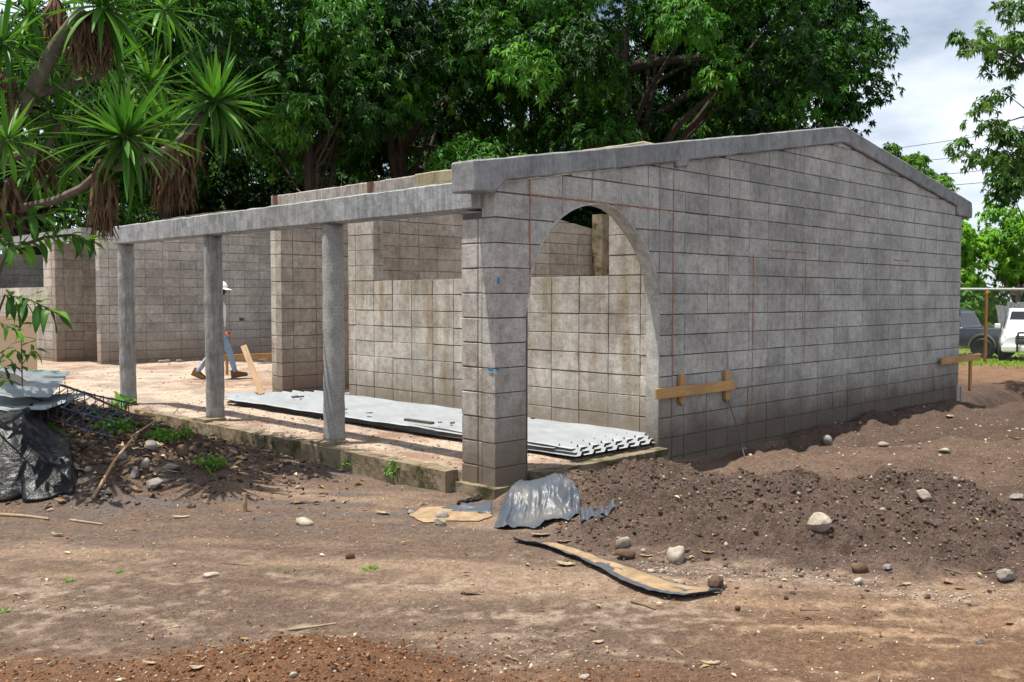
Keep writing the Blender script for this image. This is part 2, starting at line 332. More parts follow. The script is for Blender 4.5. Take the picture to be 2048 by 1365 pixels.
def gcolor(X, Y, l, d):
    def C(c): return np.array(c)[None, None, :]
    def mixc(a, b, f): return a*(1-f[..., None])+b*f[..., None]
    tan = C((.215, .150, .104)); brown = C((.115, .079, .058)); dark = C((.076, .052, .040)); sand = C((.40, .315, .245)); orange = C((.115, .060, .033)); grey = C((.10, .085, .078)); pale = C((.34, .265, .20)); red = C((.20, .125, .088))
    n1 = fbm(l*.55+9, d*1.5+.25*l, 71); n2 = fbm(l*1.5, d*6+.5*l, 72); n3 = fbm(l*5, d*9, 73); n4 = fbm(l*16, d*20, 74)
    c = mixc(np.broadcast_to(tan, X.shape+(3,)).copy(), brown, sst(.36, .6, n1*.6+n2*.4))
    c = mixc(c, pale, .5*sst(.5, .66, n2*.3+n3*.35+n4*.35)*sst(6.6, 4.8, d))
    c = mixc(c, brown, .75*sst(5.6, 7.0, d)*sst(.3, .6, n1+.25*n2))
    c = mixc(c, grey, .8*sst(.5, .64, n2)*sst(5.6, 7.4, d)*(1-sst(9.2, 10.5, d)))
    c = mixc(c, dark*1.25, .55*sst(.60, .72, fbm(l*2.4, d*5.5, 75)))
    inside = np.maximum(sst(-.10, -.04, X-.26*(1-sst(.40, .46, Y)))*sst(.0, .05, Y)*(1-sst(9.9, 10., X)), sst(6.6, 8.2, Y)*(1-sst(9.8, 14, X)))
    s2 = mixc(np.broadcast_to(sand, X.shape+(3,)).copy(), red*1.15, sst(.42, .68, fbm(X*.9, Y*.9, 76)*.6+.4*fbm(X*5, Y*5, 77)))
    s2 = mixc(s2, C((.25, .205, .17)), .8*sst(.52, .66, fbm(X*2.3, Y*2.3, 78)))
    c = mixc(c, s2, inside)
    lc = np.clip(l, .5, 3.3); cd_ = 6.95-.26*(lc-.5); t = np.abs(d-cd_)/np.where(d < cd_, .62, .42)/1.75
    heap = sst(.1, .7, l+.25*(n3-.5))*(1-sst(3.1, 4.0, l))*sst(1.04, .90, t+.22*(n3-.5)); c = mixc(c, dark*(1+.5*(n3-.5)[..., None]), heap)
    right = sst(2.9, 3.6, l)*sst(5.4, 6.5, d)*(1-sst(17, 20, d)); c = mixc(c, C((.068, .045, .034))*(.7+.6*n3[..., None]), .95*right*(1-heap))
    b2 = sst(1.7, 2.3, l)*(1-sst(4.8, 6.2, l))*np.clip(1-np.abs(d-8.5-.25*(l-3))/1.1, 0, 1); c = mixc(c, C((.105, .069, .050))*(.75+.5*n3[..., None]), np.clip(b2*2.2, 0, .9)*(1-heap))
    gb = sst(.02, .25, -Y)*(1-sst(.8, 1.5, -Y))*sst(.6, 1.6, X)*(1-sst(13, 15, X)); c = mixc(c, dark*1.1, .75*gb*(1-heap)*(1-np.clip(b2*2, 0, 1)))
    left = np.exp(-((((l+4.3)/1.9)**2+((d-8.7)/1.35)**2)**2)); c = mixc(c, C((.075, .055, .042))*(.7+.7*n3[..., None]), np.clip(left*1.3, 0, 1))
    o3 = np.exp(-((((l+.87)/.62)**2+((d-3.8)/.46)**2)**1.6))+.9*np.exp(-((((l+2.1)/1.1)**2+((d-3.7)/.5)**2)**1.6))+.75*np.exp(-((((l-.35)/.9)**2+((d-3.68)/.42)**2)**1.6))
    c = mixc(c, orange*(.75+.6*n3[..., None]), np.clip(o3*1.25-.25*n4, 0, 1))
    warm = sst(.4, 1.5, l)*sst(5.6, 4.3, d); c = mixc(c, c*C((1.12, .96, .80)), warm)
    bk = np.clip(1.25-np.abs(Y-1.9-.16*(X-16))/1.5, 0, 1)*sst(12.5, 15, X)*(1-sst(24, 26, X)); c = mixc(c, C((.165, .095, .056))*(.6+.8*n3[..., None]), np.clip(bk*1.4, 0, .9))
    lot = sst(21.5, 24, d)*sst(5, 8, l); c = mixc(c, C((.15, .19, .045)), lot*sst(.38, .5, fbm(X*.5, Y*.5, 79)+.15)); far = sst(24, 34, d); c = mixc(c, C((.08, .10, .03)), far*(1-lot))
    n5 = fbm(l*42, d*48, 80, 2); return c*(.72+.36*n4[..., None]+.22*n5[..., None])
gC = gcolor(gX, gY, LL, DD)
nr, nc = gX.shape; ii = np.arange(nr*nc).reshape(nr, nc)
T = np.stack([ii[:-1, :-1], ii[:-1, 1:], ii[1:, 1:], ii[1:, :-1]], -1).reshape(-1, 4)
k = NM('yard soil', .96, .12); c = k.attr('soil')
c = k.mul(c, k.ramp(k.noise(34, 6, .78), (.30, .50), (.5, .98), (.70, 1.5)))
c = k.mul(c, k.ramp(k.noise(130, 3, .7), (.32, .68), (.5, 1), (.68, 1.38)))
v0 = k.voro(150); v0c = k.n('SeparateColor'); k.put(v0c.inputs[0], v0.outputs['Color']); c = k.mix(k.math('MULTIPLY', k.math('MULTIPLY', k.ramp(v0.outputs['Distance'], (.18, 1), (.34, 0)), k.ramp(v0c.outputs[0], (.80, 0), (.84, 1))), .6), c, (.44, .37, .30))
v1 = k.voro(70); v2 = k.voro(24)
dots = k.ramp(v1.outputs['Distance'], (.10, 1), (.22, 0)); sel = k.ramp(k.n('SeparateColor').outputs[0], (0, 0), (1, 1)) if False else k.ramp(k.noise(6, 2), (.5, 0), (.6, 1))
vc = k.n('SeparateColor'); k.put(vc.inputs[0], v1.outputs['Color']); pick = k.ramp(vc.outputs[0], (.80, 0), (.84, 1))
c = k.mix(k.math('MULTIPLY', k.math('MULTIPLY', dots, pick), .75), c, (.46, .39, .32))
vd = k.n('SeparateColor'); k.put(vd.inputs[0], v2.outputs['Color']); pick2 = k.ramp(vd.outputs[1], (.86, 0), (.9, 1))
c = k.mix(k.math('MULTIPLY', k.math('MULTIPLY', k.ramp(v2.outputs['Distance'], (.12, 1), (.26, 0)), pick2), .6), c, (.05, .035, .028))
k.col(c); hb = k.math('ADD', k.noise(26, 6, .72), k.math('MULTIPLY', k.math('MULTIPLY', dots, pick), .5))
k.nrm(k.bump(hb, .85, .03, k.bump(k.noise(120, 4, .75), .5, .008))); MT['soil'] = k.m
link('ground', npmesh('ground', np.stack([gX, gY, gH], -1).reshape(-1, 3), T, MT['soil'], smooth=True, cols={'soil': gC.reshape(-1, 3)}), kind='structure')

# ---------------------------------------------------------------- block walls
_bcache = {}
def poly_block(poly, t, bev=.0035):
    n = len(poly); cx_ = sum(p[0] for p in poly)/n; cz_ = sum(p[1] for p in poly)/n
    def ins(p):
        dx, dz = cx_-p[0], cz_-p[1]; q = math.hypot(dx, dz) or 1; return (p[0]+dx/q*bev*1.3, p[1]+dz/q*bev*1.3)
    V = [(ins(p)[0], 0, ins(p)[1]) for p in poly]+[(p[0], bev, p[1]) for p in poly]+[(p[0], t, p[1]) for p in poly]
    Fs = [tuple(range(n)), tuple(range(3*n-1, 2*n-1, -1))]
    for b in (0, n): Fs += [(b+i, b+n+i, b+n+(i+1) % n, b+(i+1) % n) for i in range(n)]
    return V, Fs
def block_wall(root, S, Z, t, mat, mortar, low=None, up=None, hole=None, limit=300, gap=.0050, core=True, coreranges=None, jit=.0025, skip=None, matf=None):
    mat0 = mat
    """stack-bond block wall in root's frame: x along, y into the wall, z up"""
    low = low or (lambda s: -9.); up = up or (lambda s: 9.); cells = []
    for i in range(len(S)-1):
        for j in range(len(Z)-1):
            s0, s1, z0, z1 = S[i], S[i+1], Z[j], Z[j+1]; ms, mz = (s0+s1)/2, (z0+z1)/2
            if hole and hole[0] < ms < hole[1] and hole[2] < mz < hole[3]: continue
            if skip and skip(ms, mz): continue
            g1, g2 = gap*random.uniform(.6, 1.0), gap*random.uniform(.65, 1.25)
            a, b, c, d = s0+g1, s1-g1, z0+g2, z1-g2
            full = all(low(q) <= c for q in np.linspace(a, b, 7)) and all(up(q) >= d for q in np.linspace(a, b, 7))
            if full: cells.append((ms, mz, None, s1-s0, z1-z0))
            else:
                ss = np.linspace(a, b, 11); lo = [max(c, low(q)+.003) for q in ss]; hi = [min(d, up(q)-.003) for q in ss]
                ok = [q for q in range(11) if hi[q]-lo[q] > .012]
                if len(ok) < 2: continue
                poly = [(ss[q]-ms, lo[q]-mz) for q in ok]+[(ss[q]-ms, hi[q]-mz) for q in reversed(ok)]
                out = []                                            # drop collinear points
                for q in range(len(poly)):
                    p0, p1, p2 = poly[q-1], poly[q], poly[(q+1) % len(poly)]
                    if abs((p1[0]-p0[0])*(p2[1]-p0[1])-(p1[1]-p0[1])*(p2[0]-p0[0])) > 2e-6: out.append(p1)
                if len(out) >= 3: cells.append((ms, mz, out, 0, 0))
    M0 = Matrix.Translation(root.location) @ Matrix.Rotation(root.rotation_euler.z, 4, 'Z')
    dist = lambda c: (M0 @ Vector((c[0], 0, c[1]))-Vector(CAM)).length
    cells.sort(key=dist); rest = MB()
    for q, (ms, mz, poly, w_, h_) in enumerate(cells):
        mat = matf(ms, mz) if matf else mat0
        if poly is None:
            key = (round(w_, 3), round(h_, 3), round(t, 3), mat.name, random.randrange(6))
            if key not in _bcache:
                g1, g2 = gap*random.uniform(.6, 1.0), gap*random.uniform(.65, 1.25); a, b = w_/2-g1, h_/2-g2; e = lambda: random.uniform(-.0028, .0018)
                _bcache[key] = mkmesh('block', *poly_block([(-a+e(), -b+e()), (a+e(), -b+e()), (a+e(), b+e()), (-a+e(), b+e())], t), mat)
            me = _bcache[key]
        else: me = None
        y = random.uniform(-jit, jit)
        if q < limit:
            o = link('block', me or mkmesh('block', *poly_block(poly, t), mat), root); o.location = (ms, y, mz); o.rotation_euler = (random.uniform(-.006, .006), random.uniform(-.005, .005) if poly is None else 0, random.uniform(-.005, .005))
        else:
            V, Fs = poly_block(poly, t) if poly else poly_block([(-w_/2+gap, -h_/2+gap), (w_/2-gap, -h_/2+gap), (w_/2-gap, h_/2-gap), (-w_/2+gap, h_/2-gap)], t)
            rest.add([(v[0]+ms, v[1]+y, v[2]+mz) for v in V], Fs)
    if rest.V: rest.build('small_blocks', mat0, root, kind='stuff', fix=False)
    if core:
        m = MB()
        for (a, b, zb, zt) in (coreranges or [(S[0], S[-1], Z[0], Z[-1])]):
            ss = np.linspace(a+.008, b-.008, 90 if low(.5*(a+b)) > -5 else 24)
            lo = [max(zb+.008, low(q)+.008) for q in ss]; hi = [max(min(zt-.006, up(q)-.008), lo[n_]+.001) for n_, q in enumerate(ss)]
            for q in range(len(ss)-1):
                if hi[q]-lo[q] < .004 and hi[q+1]-lo[q+1] < .004: continue
                x0, x1 = ss[q], ss[q+1]; y0, y1 = .0085, t-.006
                V = [(x0, y0, lo[q]), (x1, y0, lo[q+1]), (x1, y0, hi[q+1]), (x0, y0, hi[q]), (x0, y1, lo[q]), (x1, y1, lo[q+1]), (x1, y1, hi[q+1]), (x0, y1, hi[q])]
                Fs = [(0, 1, 2, 3), (7, 6, 5, 4), (0, 4, 5, 1), (3, 2, 6, 7)]
                if q == 0: Fs.append((0, 3, 7, 4))
                if q == len(ss)-2: Fs.append((1, 5, 6, 2))
                m.add(V, Fs)
        m.build('mortar', mortar, root, fix=False)
ZC = [-.4, -.2]+[.2*i for i in range(0, 18)]
RX = 5.89
def gable_up(x): return 2.268+.168*x if x < RX else 3.257-.1402*(x-RX)
AX = np.array([.386, .42, .516, .641, .768, .917, 1.06, 1.208, 1.36, 1.50, 1.641, 1.816, 1.997, 2.113, 2.162, 2.18]); AZ = np.array([1.30, 1.573, 1.768, 1.932, 2.03, 2.112, 2.158, 2.185, 2.192, 2.172, 2.108, 1.978, 1.80, 1.62, 1.43, 1.20])
def arch_low(x): return -9. if x <= .392 or x >= 2.178 else float(np.interp(x, AX, AZ))
g = empty('gable_wall', (0, 0, 0), label='long grey block gable wall with round arch beside the corner pier', cat='wall')
S = [0, .4, .8, 1.19, 1.6, 2.0, 2.178, 2.4, 2.6]+[3.0+.3945*i for i in range(18)]; S[-1] = 9.9
block_wall(g, S, ZC, .15, MT['gable'], MT['mortar'], arch_low, gable_up, limit=300, matf=lambda s_, z_: MT['pier_sunlit'] if s_ < .4 and z_ < 2.0 else MT['gable'], coreranges=[(.0, .39, -.4, 3.3), (.39, 2.18, -.4, 3.3), (2.18, 9.9, -.4, 3.4)])
# second leaf of the corner pier (sunlit left face shows two blocks to a course)
for j in range(len(ZC)-1):
    if ZC[j+1] > 2.05: break
    for y0, y1, mm in ((.155, .2, 0), (.2, .4, 1)):
        if mm == 0: continue
        b = MB().bbox((.2+random.uniform(-.002, .002), .302, (ZC[j]+ZC[j+1])/2), (.394, .192, .191), .005).build('block', MT['pier_sunlit'], g)
    b = MB().bbox((.2+random.uniform(-.002, .002), .1745, (ZC[j]+ZC[j+1])/2), (.394, .044, .191), .004).build('block', MT['pier_sunlit'], g)
MB().box((.2, .2, .84), (.375, .375, 2.42)).build('mortar', MT['mortar'], g)
gb = MB().prism([(-.25, 2.18), (-.03, 2.19), (.09, 2.287), (2.395, 2.672), (2.40, 2.615), (2.595, 2.645), (2.60, 2.706), (RX, 3.257), (9.60, 2.736), (9.625, 2.605), (10.2, 2.59), (10.2, 2.835), (RX, 3.455), (-.25, 2.417)], -.042, .235).build('roof_beam', MT['gbeam'], g)
bevel_obj(gb, .012); roughen(gb, .12, .008, 2)
m = MB(); n_ = 60; ax_ = np.concatenate([[.392], AX[1:-1], [2.18, 2.18]]); az_ = np.concatenate([[1.36], AZ[1:-1], [1.18, -.1]])
tt_ = np.linspace(0, len(ax_)-1, 140); sx_ = np.interp(tt_, np.arange(len(ax_)), ax_); sz_ = np.interp(tt_, np.arange(len(ax_)), az_)
for _ in range(6): sx_[1:-1] = (sx_[:-2]+2*sx_[1:-1]+sx_[2:])/4; sz_[1:-1] = (sz_[:-2]+2*sz_[1:-1]+sz_[2:])/4
for i in range(len(sx_)-1):
    tx, tz = sx_[i+1]-sx_[i], sz_[i+1]-sz_[i]; q = math.hypot(tx, tz) or 1; nx_, nz_ = -tz/q, tx/q
V = []
for i in range(len(sx_)):
    a, b = max(i-1, 0), min(i+1, len(sx_)-1); tx, tz = sx_[b]-sx_[a], sz_[b]-sz_[a]; q = math.hypot(tx, tz) or 1; nx_, nz_ = -tz/q, tx/q; w_ = (.014+.004*math.sin(i*.9))
    V += [(sx_[i]-nx_*.004, .001, sz_[i]-nz_*.004), (sx_[i]+nx_*w_, .001, sz_[i]+nz_*w_), (sx_[i]+nx_*w_, .152, sz_[i]+nz_*w_), (sx_[i]-nx_*.004, .152, sz_[i]-nz_*.004)]
m.add(V, [(4*i+j, 4*i+(j+1) % 4, 4*i+4+(j+1) % 4, 4*i+4+j) for i in range(len(sx_)-1) for j in range(4)]); m.build('arch_soffit', MT['gable'], g, smooth=True)
# crack in the beam end and paint marks
def wavy(P, w_, n=10):
    V = []; 
    for i, (x, z) in enumerate(P): V += [(x, 0, z+w_*random.uniform(.3, 1)), (x, 0, z-w_*random.uniform(.3, 1))]
    return V, [(2*i, 2*i+1, 2*i+3, 2*i+2) for i in range(len(P)-1)]
def decal(P, w_, name, mat, y, parent, vertical=False):
    V = []
    for i, (x, z) in enumerate(P):
        a = w_*random.uniform(.7, 1.15)
        V += [(x-a, y, z), (x+a, y, z)] if vertical else [(x, y, z-a), (x, y, z+a)]
    return link(name, mkmesh(name, V, [(2*i, 2*i+1, 2*i+3, 2*i+2) for i in range(len(P)-1)], mat), parent)
k = NM('worn red chalk', .95, .1); k.col((.40, .17, .10)); tr = k.n('BsdfTransparent'); ms_ = k.n('MixShader'); k.put(ms_.inputs[0], k.ramp(k.noise(11, 5, .75), (.40, .12), (.6, .8)))
k.t.links.new(tr.outputs[0], ms_.inputs[1]); k.t.links.new(k.b.outputs[0], ms_.inputs[2]); k.t.links.new(ms_.outputs[0], k.t.nodes['Material Output'].inputs[0]); MT['chalk'] = k.m
MT['bluepaint'] = simple('blue spray paint', (.01, .16, .36), .6, .3, .3, 40)
def line(x0, z0, x1, z1, w_=.008):
    n = max(4, int(math.hypot(x1-x0, z1-z0)/.12)); P = [(x0+(x1-x0)*i/n+random.uniform(-.003, .003), z0+(z1-z0)*i/n+random.uniform(-.003, .003)) for i in range(n+1)]
    decal(P, w_*1.35, 'chalk_line', MT['chalk'], -.0045, g, abs(x1-x0) < abs(z1-z0))
line(.398, 2.30, .398, 1.40); line(.40, 2.205, 2.40, 2.198); line(2.395, 2.19, 2.395, .05); line(3.87, 1.82, 3.87, -.05, .011); line(4.24, 1.885, 5.03, 1.885, .007); line(5.02, 1.87, 5.02, .55, .007); line(7.45, 1.87, 7.95, 1.87, .008)
def splat(px, py, rx, rz, plane, parent):
    n = 14; V = []; P = onp(1, 0, px, py) if plane == 1 else onp(0, 0, px, py)
    for i in range(n):
        a = 2*math.pi*i/n; q = random.uniform(.55, 1.1)
        V.append((P.x+rx*q*math.cos(a), -.0052, P.z+rz*q*math.sin(a)) if plane == 1 else (-.0052, P.y+rx*q*math.cos(a), P.z+rz*q*math.sin(a)))
    link('paint_mark', mkmesh('paint_mark', V, [tuple(range(n))], MT['bluepaint']), parent)
splat(996, 561, .018, .032, 1, g); splat(994, 738, .02, .018, 1, g); splat(983, 739, .045, .018, 0, g)
MB().box((9.888, -.004, 1.13), (.03, .012, .11)).build('paint_mark', MT['bluepaint'], g)

# wall behind the porch with the window opening; x runs towards the viewer's right (-Y)
wy = lambda Y: 5.12-Y
W = empty('porch_back_wall', (2.2, 5.12, 0), -math.pi/2, label='sunlit ochre stained block wall with window opening behind the porch', cat='wall')
SW = sorted([0., 5.12-.16]+[wy(y) for y in (4.55, 4.95, .24, .638, 1.03, 1.417, 1.81, 2.2, 2.595, 2.989, 3.372, 3.775, 4.157)])
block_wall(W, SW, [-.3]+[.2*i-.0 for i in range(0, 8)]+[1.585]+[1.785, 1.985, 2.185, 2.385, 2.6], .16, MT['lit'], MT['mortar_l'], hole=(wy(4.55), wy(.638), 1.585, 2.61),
           coreranges=[(0, wy(4.55), -.3, 2.6), (wy(4.55), wy(.638), -.3, 1.575), (wy(.638), 5.12-.16, -.3, 2.6)])
rb = MB().box(((wy(.16)+wy(7.05))/2, .08, 2.735), (6.89, .17, .25)).build('ring_beam', MT['ring'], W); bevel_obj(rb, .012); roughen(rb, .14, .008, 5)
ob = MB().box((wy(1.95), .08, 2.741), (3.5, .182, .262)).build('rough_beam_end', MT['ochreb'], W); bevel_obj(ob, .012); roughen(ob, .12, .008, 25)
for Y in (4.6, 6.93):
    MB().box((wy(Y), -.004, 2.775), (.13, .015, .17)).build('rusty_pocket', MT['rust'], W); MB().box((wy(Y)+.01, -.008, 2.79), (.05, .016, .13)).build('painted_pocket_shadow', MT['steel'], W)  # small dark box stands in for the shadow inside each pocket
MB().tube([(wy(6.35), .08, 2.86), (wy(6.5), .09, 2.93)], .008, 6).build('steel_bar', MT['steel'], W)
# interior cross wall (gabled) facing the viewer, with its end face on the porch
cw = empty('cross_wall', (2.2, 6.8, 0), label='brown shaded cross wall beside the doorway with narrow sunlit end', cat='wall')
def cw_up(x): X = x+2.2; return (2.60 if X < 2.5 else min(2.56+.168*(X-2.2), 2.56+.168*(RX-2.2)-.135*max(0, X-RX)))
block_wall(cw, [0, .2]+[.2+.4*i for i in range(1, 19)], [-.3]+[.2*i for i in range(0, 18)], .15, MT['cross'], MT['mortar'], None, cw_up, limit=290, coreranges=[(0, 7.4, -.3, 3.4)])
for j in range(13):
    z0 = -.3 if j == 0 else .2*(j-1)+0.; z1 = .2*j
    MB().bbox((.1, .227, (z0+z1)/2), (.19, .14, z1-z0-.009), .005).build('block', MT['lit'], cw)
MB().box((.1, .2, 1.0), (.17, .17, 2.5)).build('mortar', MT['mortar_l'], cw)
# end face above wears the block colour lightened for sun; east wall and mossy column at the far corner
ew = empty('east_wall', (9.75, 6.6, 0), -math.pi/2, label='low block side wall at the far end inside the roofless room', cat='wall')
block_wall(ew, [.4*i for i in range(17)], [-.3]+[.2*i for i in range(0, 14)], .15, MT['lit'], MT['mortar_l'], limit=240)
mc = MB().box((9.3, 6.62, 1.35), (.26, .26, 3.3)).build('stained_column', MT['moss'], None, label='moss streaked square concrete column seen through the arch', cat='column'); roughen(mc, .2, .006, 8)

# porch beam, columns, curbs
pb = MB().box((.062, (.13+7.27)/2, 2.19), (.216, 7.14, .232)).build('porch_beam', MT['beam'], None, label='long grey concrete beam resting on the three round porch columns', cat='beam'); bevel_obj(pb, .012); roughen(pb, .11, .006, 9)
slv = MB().box((.07, 5.05, 2.313), (.14, 1.7, .03)).build('loose_mortar', MT['moss'], pb); roughen(slv, .1, .006, 4)
kc = NM('rough column concrete', .92, .2)
cb = kc.mix(kc.ramp(kc.noise(1.8, 6, .62), (.3, 0), (.7, 1)), (.26, .255, .245), (.40, .39, .37)); sp_ = kc.n('TexWave', wave_type='BANDS', bands_direction='Z'); kc.put(sp_.inputs['Vector'], kc.pos); sp_.inputs['Scale'].default_value = 9; sp_.inputs['Distortion'].default_value = 16; sp_.inputs['Detail'].default_value = 6; sp_.inputs['Detail Scale'].default_value = 3.2; sp_.inputs['Detail Roughness'].default_value = .65
cb = kc.mix(kc.math('MULTIPLY', kc.ramp(sp_.outputs['Fac'], (.0, 1), (.22, 0)), .5), cb, (.10, .105, .105)); cb = kc.mul(cb, kc.ramp(kc.noise(50, 4, .7), (.3, .75), (.6, 1.05)))
kc.col(cb); kc.nrm(kc.bump(sp_.outputs['Fac'], .4, .010, kc.bump(kc.noise(60, 4, .7), .5, .01))); MT['column_r'] = kc.m
labs = ['rough pitted round concrete column nearest the corner pier', 'round concrete column in front of the walking worker', 'farthest round concrete column at the left end of the beam']
for i in range(3):
    c = empty('porch_column', (.078, 2.3455+2.4124*i, -.06), label=labs[i], cat='column', group='round porch columns')
    sh = MB().lathe([(.103+.003*math.sin(q*1.7), q*2.137/30) for q in range(31)], 28).build('shaft', MT['column_r'] if i == 0 else MT['column'], c); roughen(sh, .2, .0045, 11+i)
    for p_ in sh.data.polygons: p_.use_smooth = True
    ft = MB().box((-.09, -.02, -.07), (.26, .30, .22)).build('footing', MT['moss'], c); roughen(ft, .1, .008, 3+i)
cu = MB().box((-.085, 3.42, -.18), (.15, 6.0, .25)).build('porch_curb', MT['moss'], None, label='mossy concrete curb along the open side of the porch', cat='curb'); roughen(cu, .09, .013, 6)
cu2 = MB().box((1.28, -.06, -.19), (1.76, .17, .24)).build('arch_sill', MT['moss'], None, label='worn sandy concrete sill under the arch', cat='curb'); roughen(cu2, .08, .012, 7)
pf = MB().box((.17, .19, -.27), (.47, .50, .24)).build('pier_footing', MT['moss'], None, label='crumbling footing under the corner pier', cat='footing'); roughen(pf, .08, .014, 12)

# far wing of the school beyond the courtyard
fwl = empty('courtyard_wall', (2.78, 15.0, 0), label='wide shaded grey block wall closing the courtyard behind the worker', cat='wall')
block_wall(fwl, [0, .2]+[.2+.4*i for i in range(1, 20)], [-.3]+[.2*i for i in range(0, 18)], .2, MT['far'], MT['mortar'], None, lambda x: min(2.78+.16*x, 3.36), limit=298)
MB().box((.30, -.012, .13), (.10, .02, .07)).build('outlet_hole', MT['steel'], fwl).location = (3.0, 0, .72)
db = MB()
for _ in range(46):
    x = random.uniform(.2, 7.2); q = random.uniform(.02, .07); db.bbox((x, -random.uniform(.05, .6)**1.0, -.05+q*.3), (q*1.6, q*1.2, q), q*.2)
db.build('rubble', MT['far'], None, label='line of small rubble along the foot of the courtyard wall', cat='rubble', kind='stuff').location = (2.78, 15.0, 0)
rw = empty('recess_wall', (2.4, 16.5, 0), label='dark narrow recess wall left of the courtyard wall', cat='wall')
block_wall(rw, [0, .2, .6, 1.0, 1.4, 1.8, 2.2], [-.3]+[.2*i for i in range(0, 13)]+[2.58], .2, MT['cross'], MT['mortar'], limit=120)
lw = empty('wing_front_wall', (2.4, 24.0, 0), -math.pi/2, label='pale sunlit wall with long window opening behind the leafy branches', cat='wall')
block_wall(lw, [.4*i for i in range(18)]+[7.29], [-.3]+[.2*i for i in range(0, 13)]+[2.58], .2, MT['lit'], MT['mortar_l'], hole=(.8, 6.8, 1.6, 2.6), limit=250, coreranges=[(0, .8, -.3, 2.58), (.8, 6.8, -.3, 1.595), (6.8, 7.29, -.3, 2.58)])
lb = MB().box(((24-14.9)/2, .1, 2.70), (9.1, .22, .25)).build('ring_beam', MT['beam'], lw); roughen(lb, .2, .005, 15)
iw = empty('wing_inner_wall', (2.62, 23.75, 0), label='shaded inner wall seen through the long window opening', cat='wall')
block_wall(iw, [.4*i for i in range(16)], [-.3]+[.2*i for i in range(0, 14)], .2, MT['far'], MT['mortar'], limit=230)
# ---------------------------------------------------------------- vegetation
def norm(a): return a/np.maximum(np.linalg.norm(a, axis=-1, keepdims=True), 1e-9)
def rsph(n): return norm(RNG.normal(size=(n, 3)))
def leaf_tris(P, Dv, Nv, Ln, Wd, lv, droop=.25, fold=.25, lite=False):
    """folded kite leaves: 6 points, 4 triangles each"""
    n = len(P); Sd = norm(np.cross(Dv, Nv)); Nn = np.cross(Sd, Dv)
    mid = P+Dv*(Ln*.42)[:, None]; tip = P+Dv*(Ln*.97)[:, None]; tip[:, 2] -= Ln*droop
    Lf = mid+Sd*(Wd*.5)[:, None]+Nn*(Wd*fold)[:, None]; Rt = mid-Sd*(Wd*.5)[:, None]+Nn*(Wd*fold)[:, None]
    if lite:                                                     # two triangles for far crowns
        V = np.stack([P, Lf, tip, Rt], 1).reshape(-1, 3); b = np.arange(n)[:, None]*4; return V, np.concatenate([b+[0, 2, 1], b+[0, 3, 2]], 0), np.repeat(lv, 4)
    V = np.stack([P, Lf, mid, Rt, tip], 1).reshape(-1, 3); b = np.arange(n)[:, None]*5
    T = np.concatenate([b+[0, 2, 1], b+[0, 3, 2], b+[1, 2, 4], b+[2, 3, 4]], 0)
    return V, T, np.repeat(lv, 5)
def whorl_leaves(cen, rad, nper, k, llen, lwid, zmin=-.55, inner=.35, droop=.3, gravity=.45, tone=None, th=(50, 105)):
    """leaves in drooping whorls spread over the outer part of clumps"""
    Ps, Ds, Ns, Ls, Ws, Vs = [], [], [], [], [], []
    for i, (c, r_) in enumerate(zip(cen, rad)):
        m = int(nper*RNG.uniform(.75, 1.25)); u = rsph(m*2); u = u[u[:, 2] > zmin+RNG.uniform(-.2, .2, len(u))][:m]; m = len(u)
        if m == 0: continue
        wp = c+u*r_*(inner+(1.05-inner)*RNG.random(m)**.6)[:, None]*RNG.uniform(.85, 1.12, (m, 1)); ax = norm(u+np.array([0, 0, .55])+RNG.normal(0, .25, (m, 3)))
        a1 = norm(np.cross(ax, rsph(m))); a2 = np.cross(ax, a1)
        ph = RNG.random((m, 1))*6.28+np.arange(k)[None]*(6.283/k)+RNG.normal(0, .25, (m, k)); tt = np.radians(RNG.uniform(th[0], th[1], (m, k)))
        d = ax[:, None]*np.cos(tt)[..., None]+(a1[:, None]*np.cos(ph)[..., None]+a2[:, None]*np.sin(ph)[..., None])*np.sin(tt)[..., None]
        d[..., 2] -= gravity*RNG.uniform(.5, 1.3, (m, k)); d = norm(d); nn = norm(ax[:, None]+RNG.normal(0, .3, (m, k, 3)))
        Ps.append(np.repeat(wp, k, 0)); Ds.append(d.reshape(-1, 3)); Ns.append(nn.reshape(-1, 3)); q = m*k
        Ls.append(llen*RNG.uniform(.65, 1.15, q)); Ws.append(lwid*RNG.uniform(.75, 1.2, q))
        base = (tone[i] if tone is not None else RNG.uniform(.15, .6)); Vs.append(np.clip(base+np.repeat(RNG.normal(0, .12, m), k)+RNG.normal(0, .08, q), 0, 1))
    P, D, N, Ln, Wd, lv = map(np.concatenate, (Ps, Ds, Ns, Ls, Ws, Vs))
    return leaf_tris(P, D, N, Ln, Wd, lv, droop, lite=len(P) > 9000)
MT['mango'] = leaf_mat('mango leaf', (.007, .024, .005), (.044, .145, .014), .2, .42, (.13, .31, .03))
MT['treelite'] = leaf_mat('light green leaf', (.035, .085, .014), (.12, .24, .035), .3, .45, (.21, .34, .06))
MT['bush'] = leaf_mat('bright hedge leaf', (.05, .13, .014), (.15, .33, .03), .35, .45, (.26, .43, .06))
MT['near'] = leaf_mat('glossy oval leaf', (.022, .055, .014), (.075, .16, .028), .28, .34, (.16, .25, .05))
MT['yucca'] = leaf_mat('sword leaf', (.018, .062, .012), (.065, .17, .022), .25, .33, (.17, .28, .045))
MT['broad'] = leaf_mat('broad shade leaf', (.014, .05, .012), (.05, .14, .02), .3, .33, (.12, .26, .03))
MT['bark'] = simple('dark bark', (.055, .042, .034), .95, .1, .5, 9, .8)
MT['ybark'] = simple('yucca bark', (.16, .125, .10), .95, .1, .45, 14, .8)
